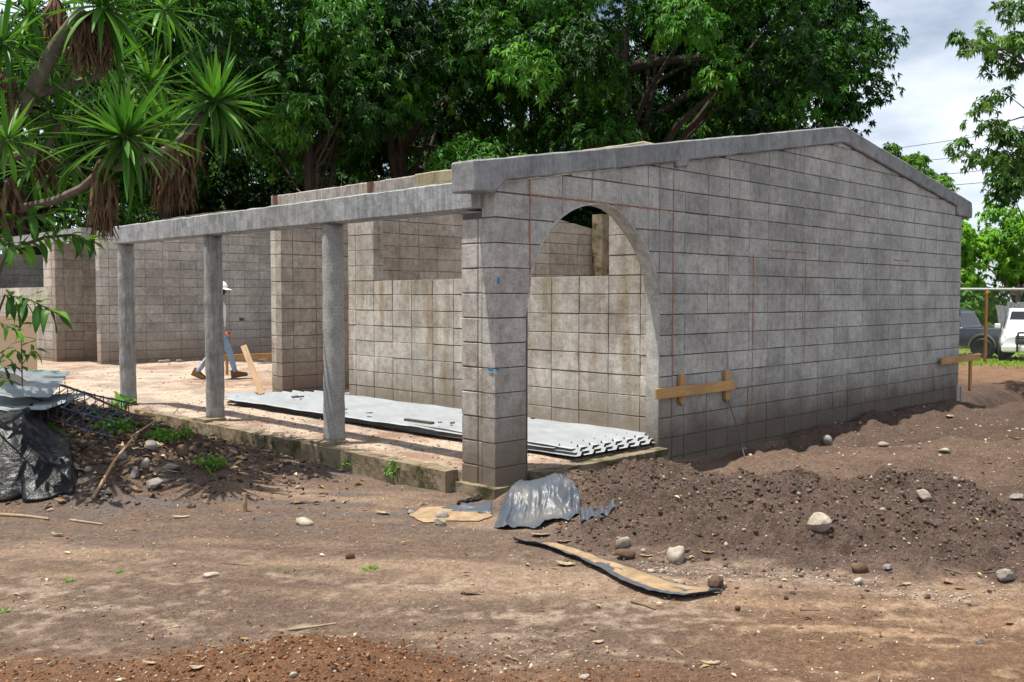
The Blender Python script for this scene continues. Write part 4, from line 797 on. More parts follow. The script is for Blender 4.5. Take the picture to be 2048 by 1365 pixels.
ST = [(1637, 1058, 56, 'large pale angular rock halfway up the dark soil heap', 'stone_w', .7, .75, .6), (1352, 1125, 46, 'smooth rounded cream boulder at the foot of the soil heap', 'stone_w', .85, .85, 0), (1246, 1095, 36, 'cream cobble sitting on a brown clod left of the boulder', 'stone_w', .8, .75, 0), (1250, 1117, 44, 'wet brown clod under the cream cobble', 'stone_b', .7, .55, 0), (1432, 1180, 38, 'reddish brown angular stone at the tip of the plastic strip', 'stone_b', .8, .85, .8), (1447, 1176, 16, 'small tan stone touching the reddish one by the strip', 'stone_w', .8, .8, 0), (1358, 1170, 28, 'flat cream stone between boulder and plastic strip', 'stone_w', .8, .45, .3), (1324, 1147, 14, 'small white stone right of a twin beside the strip', 'stone_w', .8, .8, 0), (1302, 1146, 20, 'small white stone left of its twin beside the strip', 'stone_w', .7, .5, 0), (1847, 1000, 38, 'pinkish wedge shaped stone near the top of the soil heap', 'stone_w', .8, .65, .7), (1911, 962, 14, 'small white stone on the crest of the soil heap', 'stone_w', .8, .7, 0), (2010, 1162, 42, 'grey angular block at the lower right foot of the heap', 'stone_g', .8, .6, .9), (1716, 1170, 24, 'bluish white angular stone in the pebbles under the heap', 'stone_w', .8, .8, .8), (1765, 1024, 14, 'white chip right of the large pale rock', 'stone_w', .8, .8, 0), (1888, 905, 28, 'flat pale stone on the bank near the gable shadow', 'stone_w', .7, .4, .5), (1775, 1140, 24, 'grey wedge stone half buried above the pebbles', 'stone_g', .8, .6, .8), (1715, 1145, 40, 'brown clay lump at the base of the heap', 'stone_b', .8, .6, 0), (1655, 890, 26, 'round dark stone in the shade below the gable', 'stone_g', .9, .8, 0), (1768, 893, 26, 'pale half buried stone in the gable shadow edge', 'stone_w', .8, .4, 0), (1603, 1155, 16, 'grey pebble left of the bluish stone', 'stone_g', .8, .7, 0), (1270, 897, 24, 'rounded grey river stone on the arch sill', 'stone_g', .7, .6, 0), (1224, 906, 16, 'small reddish stone on the arch sill', 'stone_b', .7, .6, 0),
      (423, 1153, 36, 'flat brick chip lying alone in the middle of the yard', 'stone_w', .7, .3, .9), (700, 1118, 20, 'small brown clod on the open yard', 'stone_b', .8, .8, 0), (610, 1050, 44, 'pale crumbled mortar lump left of the plastic sheet', 'stone_w', .8, .35, 0), (885, 1038, 32, 'pale stone in front of the sandy plastic at the pier', 'stone_w', .8, .6, 0), (880, 1052, 36, 'lowest pale stone in front of the sandy plastic', 'stone_w', .8, .5, .4), (822, 1028, 24, 'bluish stone at the left tip of the sandy plastic', 'stone_g', .7, .4, .4), (1475, 1221, 16, 'small brown clod in the right foreground', 'stone_b', .8, .8, 0), (1572, 1200, 12, 'dark clod between heap and foreground', 'stone_b', .8, .8, 0), (1960, 1287, 16, 'small grey cube of stone at the lower right', 'stone_g', .9, .8, .9), (1170, 1358, 26, 'pale broken chip at the bottom edge', 'stone_w', .8, .5, .9), (588, 1354, 20, 'yellowish pebble on the orange spoil', 'stone_w', .8, .6, 0), (2036, 1000, 34, 'flat grey slab at the right edge of the heap', 'stone_g', .8, .4, .7),
      (270, 955, 30, 'grey angular stone, lower one in the left debris heap', 'stone_g', .9, .8, .8), (290, 935, 26, 'grey stone leaning on the lower one in the left heap', 'stone_g', .8, .8, .7), (300, 899, 34, 'broad grey stone near the weeds on the left heap', 'stone_g', .8, .6, .5), (246, 918, 22, 'upright grey stone beside the forked stick', 'stone_g', .8, 1.0, .8), (213, 990, 34, 'flat brownish slab by the foot of the stick', 'stone_g', .8, .35, .8), (340, 937, 44, 'flat grey flake on the right flank of the left heap', 'stone_g', .8, .3, .6), (150, 940, 24, 'grey stone right of the black plastic', 'stone_g', .8, .7, .5), (175, 945, 18, 'pale cobble between plastic and stick', 'stone_w', .8, .8, 0), (120, 915, 60, 'reddish brown rock slab behind the black plastic', 'stone_b', .8, .4, .6), (310, 975, 40, 'dark earthy stone low on the left heap', 'stone_g', .8, .6, .4), (365, 915, 30, 'small dark clay pot like clod near the trailing weeds', 'stone_b', .9, .9, 0)]
for i, (px, py, w_, lb, mt, asp, sz, fc) in enumerate(ST): stone(px, py, w_, lb, mt, asp, sz, i, fc)
sl = MB().bbox((0, 0, .0), (.20, .045, .13), .012).build('slab', MT['stone_g'], None, label='grey concrete slab leaning at the foot of the pier', cat='slab'); roughen(sl, .04, .006, 5); sl.location = gp(1003, 985)+Vector((0, 0, .07)); sl.rotation_euler = (-.55, .75, -.8)
stone(1032, 942, 34, 'terracotta brick shard on the soil beside the pier', 'stone_r', .5, .4, 4, 1.0, 'brick_shard', cat='brick')
# drifts of small pebbles, clods and litter nobody would count
def scatter(name, n, fn, sizes, mats, label, cat, seed, flat=(.5, .9), low=True):
    rg = np.random.default_rng(seed); protos = []
    for q in range(6):
        bm = bmesh.new(); bmesh.ops.create_icosphere(bm, subdivisions=1, radius=1)
        V = np.array([v.co[:] for v in bm.verts])*rg.uniform(.45, 1.25, (len(bm.verts), 1)); T = np.array([[v.index for v in f.verts] for f in bm.faces]); bm.free(); protos.append((V, T))
    P = fn(rg, n); n = len(P); Z = gzn(P[:, 0], P[:, 1]); Vs = []; Ts = []; b = 0; at_ = []
    for i in range(n):
        V, T = protos[rg.integers(6)]; s = sizes(rg); a = rg.uniform(0, 6.28); c_, s_ = math.cos(a), math.sin(a); W_ = V*np.array([1, rg.uniform(.6, 1), rg.uniform(*flat)])*s
        W_ = np.stack([W_[:, 0]*c_-W_[:, 1]*s_, W_[:, 0]*s_+W_[:, 1]*c_, W_[:, 2]], 1)+[P[i, 0], P[i, 1], Z[i]+s*.2]; Vs.append(W_); Ts.append(T+b); b += len(V); at_.append(np.full(len(V), rg.random()))
    return link(name, npmesh(name, np.concatenate(Vs), np.concatenate(Ts), mats, {'lv': np.concatenate(at_)}), label=label, cat=cat, kind='stuff')
def toXY(l, d): return np.stack([CAM[0]+_r[0]*l+_f2[0]*d, CAM[1]+_r[1]*l+_f2[1]*d], 1)
k = NM('mixed pebbles', .9, .2); k.col(k.ramp(k.attr('lv', 'Fac'), (0, (.07, .05, .04)), (.35, (.20, .145, .105)), (.7, (.27, .215, .165)), (1, (.44, .38, .31)))); MT['pebble'] = k.m
k = NM('soil clods', .97, .1); k.col(k.mul(k.ramp(k.attr('lv', 'Fac'), (0, (.05, .036, .03)), (.6, (.095, .068, .056)), (.95, (.13, .095, .078)), (1, (.34, .28, .23))), k.ramp(k.noise(50, 3), (.3, .7), (.7, 1.2)))); MT['clod'] = k.m
k = NM('orange crumbs', .97, .1); k.col(k.ramp(k.attr('lv', 'Fac'), (0, (.06, .026, .014)), (.7, (.15, .066, .03)), (.95, (.26, .13, .06)), (1, (.42, .33, .25)))); MT['ocrumb'] = k.m
def f_yard(rg, n):
    d = 3.5+rg.random(n)**1.3*5.5; l = rg.uniform(-1, 1, n)*d*.56; P = toXY(l, d); dens = fbm(l*.9, d*3+.3*l, 91)*.6+.4*fbm(l*4, d*6, 92); kp = (dens > .46+rg.normal(0, .05, n)) & ~((P[:, 0] > -.15) & (P[:, 1] > -.15)); return P[kp]
scatter('pebbles', 19000, f_yard, lambda rg: .0018+.0095*rg.random()**4.5, MT['pebble'], 'loose small pebbles strewn over the trodden yard', 'pebbles', 1)
def f_heap(rg, n):
    l = rg.uniform(.3, 3.7, n); d = 6.95-.26*(np.clip(l, .5, 3.3)-.5)+rg.normal(0, .55, n); P = toXY(l, d); return P[(d > 4.8) & (P[:, 1] < -.12)]
scatter('soil_clods', 11000, f_heap, lambda rg: .003+.020*rg.random()**5, MT['clod'], 'crumbly dark clods covering the soil heap', 'soil', 2, (.7, 1.))
def f_foot(rg, n):
    l = rg.uniform(.75, 3.2, n); d = 5.62-.38*(l-.9)+rg.normal(0, .07, n)+.1*np.sin(l*5); d = np.maximum(d, 4.7); return toXY(l, d)
scatter('pale_gravel', 900, f_foot, lambda rg: .003+.011*rg.random()**3.5, MT['stone_w'], 'line of pale gravel along the foot of the soil heap', 'gravel', 3)
def f_or(rg, n):
    l = np.concatenate([rg.normal(-.87, .5, n//2), rg.uniform(-2.6, .9, n-n//2)]); d = rg.normal(3.82, .3, n); return toXY(l, np.clip(d, 3.3, 4.6))
scatter('orange_crumbs', 6000, f_or, lambda rg: .002+.010*rg.random()**4, MT['ocrumb'], 'orange earth crumbs on the spoil at the bottom edge', 'soil', 4, (.7, 1.))
def f_court(rg, n):
    x = np.concatenate([rg.uniform(-.0, 2.1, n//2), rg.uniform(-4, 6, n-n//2)]); y = np.concatenate([rg.uniform(0, 7, n//2), rg.uniform(7.2, 14.8, n-n//2)]); return np.stack([x, y], 1)
scatter('courtyard_grit', 3500, f_court, lambda rg: .005+.016*rg.random()**3, MT['pebble'], 'coarse grit over the sandy porch and courtyard floor', 'gravel', 5)
def f_right(rg, n):
    l = rg.uniform(2.2, 6.5, n); d = rg.uniform(6.8, 14, n); P = toXY(l, d); return P[P[:, 1] < -.1]
scatter('bank_stones', 1700, f_right, lambda rg: .005+.022*rg.random()**4.5, MT['pebble'], 'scattered chips on the bank beside the gable', 'gravel', 6)
def f_left(rg, n):
    l = rg.normal(-3.9, 1.0, n); d = rg.normal(8.4, .75, n); P = toXY(l, d); return P[(P[:, 0] < -.17) & (d > 7.1)]
scatter('debris_crumbs', 4200, f_left, lambda rg: .007+.03*rg.random()**3, MT['clod'], 'earthy crumbs and chips over the left debris heap', 'soil', 7, (.5, .9))
def litter(name, n, fn, mat, label, seed, size=(.02, .06), asp=.4, tilt=.35, zoff=.006, cat='leaf litter', curl=.3):
    rg = np.random.default_rng(seed); P = fn(rg, n); n = len(P); Z = gzn(P[:, 0], P[:, 1])+zoff+rg.random(n)*.012; Q = np.stack([P[:, 0], P[:, 1], Z], 1); a = rg.uniform(0, 6.28, n); D = norm(np.stack([np.cos(a), np.sin(a), rg.normal(0, tilt*.5, n)], 1)); Nn = norm(np.stack([rg.normal(0, tilt, n), rg.normal(0, tilt, n), np.ones(n)], 1))
    Ln = rg.uniform(*size, n); V, T, lv = leaf_tris(Q, D, Nn, Ln, Ln*asp, rg.random(n), droop=0, fold=curl); return link(name, npmesh(name, V, T, mat, {'lv': lv}), label=label, cat=cat, kind='stuff')
k = NM('dry litter', .85, .2); k.col(k.ramp(k.attr('lv', 'Fac'), (0, (.085, .05, .03)), (.5, (.23, .135, .065)), (.85, (.38, .25, .13)), (1, (.52, .42, .27)))); MT['litter'] = k.m
litter('yard_litter', 520, f_yard, MT['litter'], 'small dry leaves and chips scattered over the yard', 8, (.015, .06))
litter('straw_litter', 420, f_yard, MT['straw'], 'thin pale straw bits scattered over the yard', 9, (.02, .09), .07)
litter('heap_litter', 1900, f_left, MT['litter'], 'brown dead leaves matted over the left debris heap', 10, (.03, .11), .4, .8, .01)
def f_lotg(rg, n):
    x = rg.uniform(17, 40, n); y = rg.uniform(-1, 16, n); kp = fbm(x*.5, y*.5, 79)+.15 > .42; return np.stack([x, y], 1)[kp]
def grass(name, n, fn, h_, mat, label, seed, w_=.012):
    rg = np.random.default_rng(seed); P = fn(rg, n); n = len(P); Z = gzn(P[:, 0], P[:, 1])-.01; a = rg.uniform(0, 6.28, n); lean = rg.uniform(.1, .6, n); D = norm(np.stack([np.cos(a)*lean, np.sin(a)*lean, np.ones(n)], 1)); Nn = norm(np.stack([-np.sin(a), np.cos(a), np.zeros(n)+.2], 1)); Ln = h_*rg.uniform(.5, 1.3, n)
    V, T, lv = leaf_tris(np.stack([P[:, 0], P[:, 1], Z], 1), D, np.cross(D, Nn), Ln, np.full(n, w_), rg.random(n), .12, .1); return link(name, npmesh(name, V, T, mat, {'lv': lv}), label=label, cat='grass', kind='stuff')
MT['grass'] = leaf_mat('lot grass', (.09, .17, .02), (.2, .32, .05), .35, .6, (.33, .38, .1))
grass('lot_grass', 26000, f_lotg, .10, MT['grass'], 'short bright grass in the lot behind the fence', 21, .03)
def tuft(px, py, rad, n, h_, label, seed, name='grass_tuft', w_=.008):
    p = gp(px, py); rg = np.random.default_rng(seed); a = rg.uniform(0, 6.28, n); q = rad*rg.random(n)**.6; Q = np.stack([q*np.cos(a), q*np.sin(a)*.6, np.zeros(n)], 1); b = rg.uniform(0, 6.28, n); D = norm(np.stack([np.cos(b)*.8, np.sin(b)*.8, rg.uniform(.3, 1, n)], 1)); V, T, lv = leaf_tris(Q, D, norm(rg.normal(size=(n, 3))+[0, 0, 1.5]), h_*rg.uniform(.5, 1.2, n), np.full(n, w_), rg.uniform(.4, 1, n), .2, .1)
    o = link(name, npmesh(name, V, T, MT['weed'], {'lv': lv}), label=label, cat='plant'); o.location = p; return o
tuft(742, 1139, .055, 60, .04, 'small green grass tuft in the open yard', 1); tuft(241, 1145, .03, 26, .03, 'tiny green sprout left of the brick chip', 2); tuft(138, 1164, .03, 26, .03, 'tiny green sprout at the left of the yard', 3); tuft(5, 1226, .03, 26, .035, 'tiny sprout at the left edge', 4); tuft(563, 1140, .02, 18, .025, 'faint sprout between chip and tuft', 5)
def weed(px, py, rad, h_, n, label, seed, ln=.05, wd=.036, pos=None):
    p = pos or gp(px, py); rg = np.random.default_rng(seed); t = empty('weed', p, label=label, cat='plant'); u = rsph(n); Q = u*np.array([rad, rad, h_*.5])*rg.random((n, 1))**.4+[0, 0, h_*.45]; D = norm(rg.normal(size=(n, 3))+[0, 0, -.1]); V, T, lv = leaf_tris(Q, D, norm(rg.normal(0, .5, (n, 3))+[0, 0, 1]), ln*rg.uniform(.6, 1.2, n), wd*rg.uniform(.6, 1.2, n), rg.uniform(.1, .9, n), .15, .2)
    link('leaves', npmesh('leaves', V, T, MT['weed'], {'lv': lv}), t); m = MB()
    for q in range(5): e = Q[rg.integers(n)]; m.tube([Vector((0, 0, -.02)), Vector(e)*.5+Vector((0, 0, .02)), Vector(e)], .003, 5)
    m.build('stems', MT['stem'], t)
weed(800, 955, .14, .17, 240, 'leafy weed clump growing at the curb left of the pier', 1); weed(705, 938, .10, .13, 120, 'weed hanging from the mossy curb under the rough column', 2); weed(780, 945, .07, .1, 70, 'small weed between the two curb clumps', 22, .04); weed(945, 975, .05, .07, 50, 'bright green sprig on the pier footing', 3, .06, .02); weed(890, 962, .05, .08, 60, 'dark sprig at the curb just left of the pier', 4)
weed(225, 868, .22, .16, 260, 'low weeds growing through the rebar cage', 5); weed(330, 885, .16, .14, 170, 'weeds right of the rebar cage on the heap', 6); weed(418, 935, .14, .1, 120, 'trailing weeds down the right end of the left heap', 7); weed(100, 770, .25, .2, 220, 'leafy vine along the crest of the left heap', 8); weed(245, 818, .15, .16, 130, 'broad green weeds below the far column', 9, .09, .05); weed(370, 876, .08, .12, 60, 'yellow green fern sprig beside the curb', 10, .07, .02)
def flat_leaf(px, py, w_px, label, mat='dleaf', asp=.35, seed=0, name='dead_leaf', cat='leaf', curl=.25):
    p = gp(px, py); d = (p-Vector(CAM)).dot(Vector(_fw)); L_ = w_px/F*d; rg = random.Random(seed+px); V = []; Fs = []; n = 7
    for i in range(n+1):
        f_ = i/n; w_ = L_*asp*.5*math.sin(math.pi*(f_*.94+.03))**.8+.001; z = curl*L_*(abs(f_-.5)**2)*2+rg.uniform(0, .004); V += [((f_-.5)*L_, -w_, z+w_*curl*1.3), ((f_-.5)*L_, 0, z), ((f_-.5)*L_, w_, z+w_*curl*1.2*rg.uniform(.3, 1.4))]
        if i: b = 3*(i-1); Fs += [(b, b+1, b+4, b+3), (b+1, b+2, b+5, b+4)]
    o = link(name, mkmesh(name, V, Fs, MT[mat], True), label=label, cat=cat); o.location = p+Vector((0, 0, .006)); o.rotation_euler = (rg.uniform(-.15, .15), rg.uniform(-.1, .1), -math.pi/4+rg.uniform(-.4, .4))
for i, a in enumerate([(1415, 1108, 28, 'reddish dead leaf right of the boulder'), (1292, 1115, 26, 'curled tan leaf beside the brown clod', 'straw'), (1895, 1168, 22, 'orange dead leaf under the grey block', 'dleaf', .7), (1920, 1180, 22, 'second orange leaf at the foot of the heap', 'dleaf', .6), (1810, 1172, 30, 'long tan leaf in the pebbles under the heap', 'straw'), (940, 1190, 40, 'dark curled leaf in the middle of the yard', 'twig'), (600, 1008, 50, 'long dry pod left of the sandy plastic', 'straw', .2), (765, 1029, 34, 'yellow dry leaf left of the sandy plastic', 'straw'), (1080, 1074, 40, 'crumpled tan leaf under the plastic sheet', 'straw', .6), (1125, 1087, 40, 'brown curled bark above the plastic strip', 'dleaf', .3), (1130, 1132, 40, 'pale crumpled leaf on the plastic strip edge', 'straw', .5), (490, 1282, 22, 'small curled tan leaf near the orange spoil', 'dleaf', .5), (300, 1331, 34, 'pale torn leaf on the dark spoil', 'straw', .4), (395, 1340, 34, 'pale leaf with a red patch at the bottom', 'straw', .4), (380, 1316, 34, 'thin dark pod beside a white scrap at the bottom', 'twig', .2), (1196, 1288, 24, 'dark curled leaf with white edge in the foreground', 'straw', .5), (1420, 1330, 40, 'narrow pale leaf at the bottom right', 'straw', .25), (2018, 1250, 18, 'orange leaf at the right edge', 'dleaf', .6), (115, 1073, 30, 'pinkish leaf left of the red berry', 'straw', .4), (268, 1062, 22, 'short dark pod in the left yard', 'twig', .2), (360, 1037, 34, 'grey leaf scrap below the left heap', 'straw', .3), (1900, 835, 20, 'bright tan leaf at the edge of the gable shadow', 'straw', .7), (2030, 880, 26, 'orange leaf chip at the right margin', 'dleaf', .5)]): flat_leaf(*a[:4], *(a[4:] if len(a) > 4 else ()), seed=i)
def stick(pts, rad, label, mat='twig', name='stick', cat='stick', pos3=None):
    P = pos3 or [gp(*q)+Vector((0, 0, rad*1.2)) for q in pts]; m = MB().tube(P, [rad*(1-.3*i/(len(P)-1)) for i in range(len(P))], 7); return m.build(name, MT[mat], None, smooth=True, label=label, cat=cat)
stick([(577, 1263), (625, 1257), (672, 1250)], .006, 'straight yellow straw lying in the foreground', 'straw', 'straw', 'straw')
stick([(1262, 1206), (1290, 1214), (1312, 1222)], .007, 'short brown twig below the plastic strip'); stick([(1600, 1222), (1640, 1223)], .005, 'small dark twig right of the foreground centre'); stick([(0, 1033), (50, 1036), (98, 1042)], .012, 'long pale dried stalk at the left edge', 'straw'); stick([(140, 1043), (205, 1052)], .009, 'pale split stalk right of the long one', 'straw'); stick([(500, 1188), (545, 1182)], .004, 'thin reddish twig near the yard centre'); stick([(446, 1128), (495, 1133)], .004, 'faint straight twig above the brick chip')
stick([(1890, 1140), (1925, 1150), (1990, 1146)], .005, 'dry root trailing across the heap base'); 
q0 = gp(490, 1024); m = MB().tube([q0+Vector((0, 0, -.05)), q0+Vector((0, 0, .07)), q0+Vector((.004, 0, .142))], [.018, .018, .012], 7); m.build('stake', MT['woodg'], None, label='short wooden stub stake standing in the yard', cat='stake')
sp0 = [gp(185, 1003)+Vector((0, 0, .02)), gp(230, 945)+Vector((0, 0, .10)), gp(266, 905)+Vector((0, 0, .12))]; stick(None, .013, 'long pale forked stick propped on the left heap', 'woodg', pos3=sp0)
stick(None, .01, 'slender stick crossing the weeds on the left heap', 'woodg', pos3=[gp(262, 888)+Vector((0, 0, .06)), gp(312, 862)+Vector((0, 0, .10))])
vn_ = [gp(20, 800)+Vector((0, 0, .12)), at(50, 772, 9.2), at(105, 764, 9.2), at(165, 785, 9.0), at(215, 808, 8.9), at(262, 828, 8.9), gp(300, 842)+Vector((0, 0, .03))]; stick(None, .014, 'long dark arching vine over the crest of the left heap', 'twig', 'vine', 'vine', vn_)
random.seed(21); tw = MB()
for i in range(40):
    a = gp(random.uniform(10, 440), random.uniform(790, 990)); v = Vector((random.uniform(-1, 1), random.uniform(-1, 1), random.uniform(0, .3))).normalized()*random.uniform(.12, .42); tw.tube([a+Vector((0, 0, .015)), a+v*.5+Vector((0, 0, random.uniform(.02, .06))), a+v], random.uniform(.0025, .006), 5)
tw.build('twig_tangle', MT['twig'], None, label='thin dry twigs tangled over the left debris heap', cat='twigs', kind='stuff')
for i, (x0, y0, x1, y1) in enumerate(((90, 855, 150, 895), (155, 815, 215, 850), (200, 835, 275, 845), (230, 790, 258, 832), (250, 850, 330, 870), (110, 845, 175, 815))):
    a, b = gp(x0, y0), gp(x1, y1); v = b-a; o = link('cut_leaf', mkmesh('cut_leaf', *sword(.1, v.length, .06), MT['broad'], True), label=['limp green sword leaf lying lowest on the heap', 'green sword leaf under the rebar cage', 'green sword leaf pointing at the far column', 'upright green sword leaf on the heap crest', 'yellowing sword leaf right of the cage', 'green sword leaf crossing behind the cage'][i], cat='leaf'); o.data.attributes.new('lv', 'FLOAT', 'POINT').data.foreach_set('value', np.full(len(o.data.vertices), .5+.08*i, np.float32)); o.location = a+Vector((0, 0, .05)); o.rotation_euler = v.to_track_quat('X', 'Z').to_euler()

# rebar cage
cg = empty('rebar_cage', gp(100, 860), label='bluish rebar cage lying in the left debris heap', cat='rebar'); MT['rebar'] = simple('bluish steel bar', (.035, .05, .10), .55, .5, .3, 30, .2, .3)
A = [gp(75, 845)+Vector((0, 0, .07)), gp(112, 818)+Vector((0, 0, .09))]; B = [gp(222, 886)+Vector((0, 0, .05)), gp(268, 848)+Vector((0, 0, .05))]
def cgp(s_, t_, h_): return A[0].lerp(B[0], s_).lerp(A[1].lerp(B[1], s_), t_)+Vector((0, 0, h_))-cg.location
for t_ in (0, 1):
    for h_ in (0, .14): MB().tube([cgp(-.08, t_, h_), cgp(.5, t_, h_-.015), cgp(1.06, t_, h_)], .0085, 6).build('bar', MT['rebar'], cg)
for i in range(9):
    s_ = .03+i*.117+random.uniform(-.02, .02); dx_ = random.uniform(-.03, .03); q = [cgp(s_, 0, 0), cgp(s_+dx_, 1, 0), cgp(s_+dx_, 1, .14), cgp(s_, 0, .14), cgp(s_, 0, 0)]; MB().tube(q, .005, 5).build('stirrup', MT['rebar'], cg)
# corrugated offcuts and a sack on the left heap
def sheet_at(label, c, lx, ly, rz, tilt, mat, seed):
    me = corr(lx, ly, pitch=.09, rib=.02, n=10, wob=.01, seed=seed); me.materials.clear(); me.materials.append(mat); o = link('roofing_offcut', me, label=label, cat='roofing sheet'); o.location = c; o.rotation_euler = (tilt[0], tilt[1], rz); return o
sheet_at('upper grey corrugated offcut on the left heap', gp(50, 815)+Vector((0, 0, .22)), .90, .6, R(60), (.10, -.16), MT['zinc'], 1); sheet_at('lower grey corrugated offcut under the other on the left heap', gp(50, 830)+Vector((0, 0, .12)), .90, .75, R(48), (.02, -.04), MT['zinc'], 2)
def drape(name, nu, nv, fn, mat, label, cat='plastic sheet', thick=.004):
    V = []; 
    for j in range(nv+1):
        for i in range(nu+1): V.append(fn(i/nu, j/nv))
    Fs = [(j*(nu+1)+i, j*(nu+1)+i+1, (j+1)*(nu+1)+i+1, (j+1)*(nu+1)+i) for j in range(nv) for i in range(nu)]
    o = link(name, mkmesh(name, V, Fs, mat, True), label=label, cat=cat); md = o.modifiers.new('thick', 'SOLIDIFY'); md.thickness = thick; return o
nf = lambda a, b, s=0: float(fbm(np.array([a]), np.array([b]), s, 3)[0])
def f_sack(u, v): p = at(-40+95*u, 800-6*u, 8.3); c_ = gp(20, 812)+Vector((0, 0, .27)); return c_+Vector(_r)*(u-.5)*.5+Vector(_f2)*(v-.5)*.35+Vector((0, 0, .09*math.sin(math.pi*u)*math.sin(math.pi*v)+.05*(nf(u*5, v*5, 7)-.5)-.12*u))
MT['sack'] = simple('dusty cement sack', (.33, .28, .23), .9, .1, .2, 8, .4); drape('cement_sack', 16, 12, f_sack, MT['sack'], 'crumpled dusty sack on top of the grey offcuts', 'sack', .012)
def f_black(u, v):                                            # black film slumped over a pile at the left edge
    L0, L1 = gp(-150, 1008), gp(133, 1002); l = L0.lerp(L1, u); prof = .62*(1-u**1.35)**.8; back = Vector(_f2)*(v*1.0*(1-.4*u)); z = prof*math.sin(min(1, v*1.55)*math.pi/2)
    fold = .16*(nf(u*3+v*1.2, v*2.0, 5)-.5)+.10*(1-abs(math.sin(u*8+v*2.5+3*nf(u*2.2, v*1.6, 6))))**2.2*(1-v*.5)+.012*(nf(u*14, v*11, 8)-.5)
    return l+back+Vector((0, 0, z+.02+fold*(.25+min(1, 3*v))))+Vector(_f2)*fold*.9
drape('black_plastic', 70, 34, f_black, MT['plastic'], 'crumpled black plastic film slumped at the left edge')
def gnd(p, o=.012): return Vector((p.x, p.y, gz(p.x, p.y)+o))
def f_drape(u, v):                                            # grey film over the hump beside the pier, folds run downhill
    lo_ = .02-.19*v**.8; hi_ = .36+.17*v**.9; l = lo_+(hi_-lo_)*u+.05*(nf(v*4, u*2, 44)-.5); d = 7.12-.58*v-.03*math.sin(u*3)
    x, y = ld(l, d); z = gz(x, y); ang = math.atan2(u-.74, v+.16); fan = (1-abs(math.sin(ang*8+2.2*nf(ang*3, 1, 31))))**1.4; wide = (1-abs(math.sin(u*7+3.4*nf(u*3, v*1.5, 33)+.8*v)))**2; fw_ = float(sst(.5, .66, u)); tuck = min(1, u*9, (1-u)*9); pl = (.020*fan*min(1, v*1.6)*fw_+.034*wide*(1-fw_)*(.3+.8*v))*(.5+nf(u*4, v*3, 35))+.03*(nf(u*6, v*4, 9)-.5)+.012*(nf(u*20, v*14, 36)-.5); edge = .14*(nf(u*6, 2, 41)-.5)*v
    x, y = ld(l, d-edge); return Vector((x, y, max(z, gz(x, y))-.012+tuck*(.026+pl+.03*math.sin(math.pi*min(1, v*1.1)))))
drape('plastic_sheet', 110, 40, f_drape, MT['plastic_g'], 'dusty grey plastic sheet draped over soil in front of the pier')
def f_flap(u, v):
    a, b = gp(915, 1008), gp(978, 990); c_ = a.lerp(b, u); return gnd(c_-Vector(_f2)*v*.12*(.4+nf(u*5, 1, 54)), .01)+Vector((0, 0, .02*(1-v)*u+.03*(nf(u*9, v*5, 3)-.4)))
drape('plastic_flap', 24, 10, f_flap, MT['plastic'], 'dark plastic flap running up to the pier footing')
def f_tip(u, v): a, b = gp(1160, 1035), gp(1228, 1012); c_ = a.lerp(b, u); return gnd(c_+Vector(_f2)*(v-.5)*.16*(1-.6*u), .018)+Vector((0, 0, .02*math.sin(u*22)*.6))
drape('plastic_corner', 26, 10, f_tip, MT['plastic_g'], 'small pleated plastic corner poking from the soil heap')
def f_blue(u, v): a, b = gp(885, 1022), gp(985, 1012); c_ = a.lerp(b, u+.1*(nf(v*3, 1, 51)-.5)); return gnd(c_+Vector(_f2)*(v-.5)*.26*(.35+.9*nf(u*3, 2, 52)), .008)+Vector((0, 0, .07*math.sin(math.pi*u)*math.sin(math.pi*v)*nf(u*6, v*4, 53)+.03*(nf(u*9, v*7, 4)-.4)))
drape('plastic_fold', 20, 10, f_blue, MT['plastic_g'], 'folded grey plastic at the edge of the yellow sand')
def sandpatch(pts, label, seed, h_=.012):
    P0 = [gp(*q) for q in pts]; c_ = sum(P0, Vector())/len(P0); P0.append(P0[0]); P = []
    for i in range(len(P0)-1):
        for j in range(6): q = P0[i].lerp(P0[i+1], j/6); P.append(c_.lerp(q, .78+.5*nf(q.x*9, q.y*9, seed)))
    n = len(P); V = [gnd(c_, h_*2)]; 
    for rr in (.35, .7, 1):
        for p in P: q = c_.lerp(p, rr); V.append(gnd(q, h_*(2-1.6*rr)+.006*nf(q.x*20, q.y*20, seed)))
    Fs = [(0, 1+i, 1+(i+1) % n) for i in range(n)]
    for r_ in (0, 1): Fs += [(1+r_*n+i, 1+(r_+1)*n+i, 1+(r_+1)*n+(i+1) % n, 1+r_*n+(i+1) % n) for i in range(n)]
    return link('sand_patch', mkmesh('sand_patch', V, Fs, MT['tansand'], True), label=label, cat='sand', kind='stuff')
sandpatch([(818, 1034), (850, 1046), (905, 1044), (960, 1046), (985, 1034), (975, 1018), (930, 1014), (880, 1016), (840, 1018)], 'yellow sand spread left of the plastic sheet', 1)
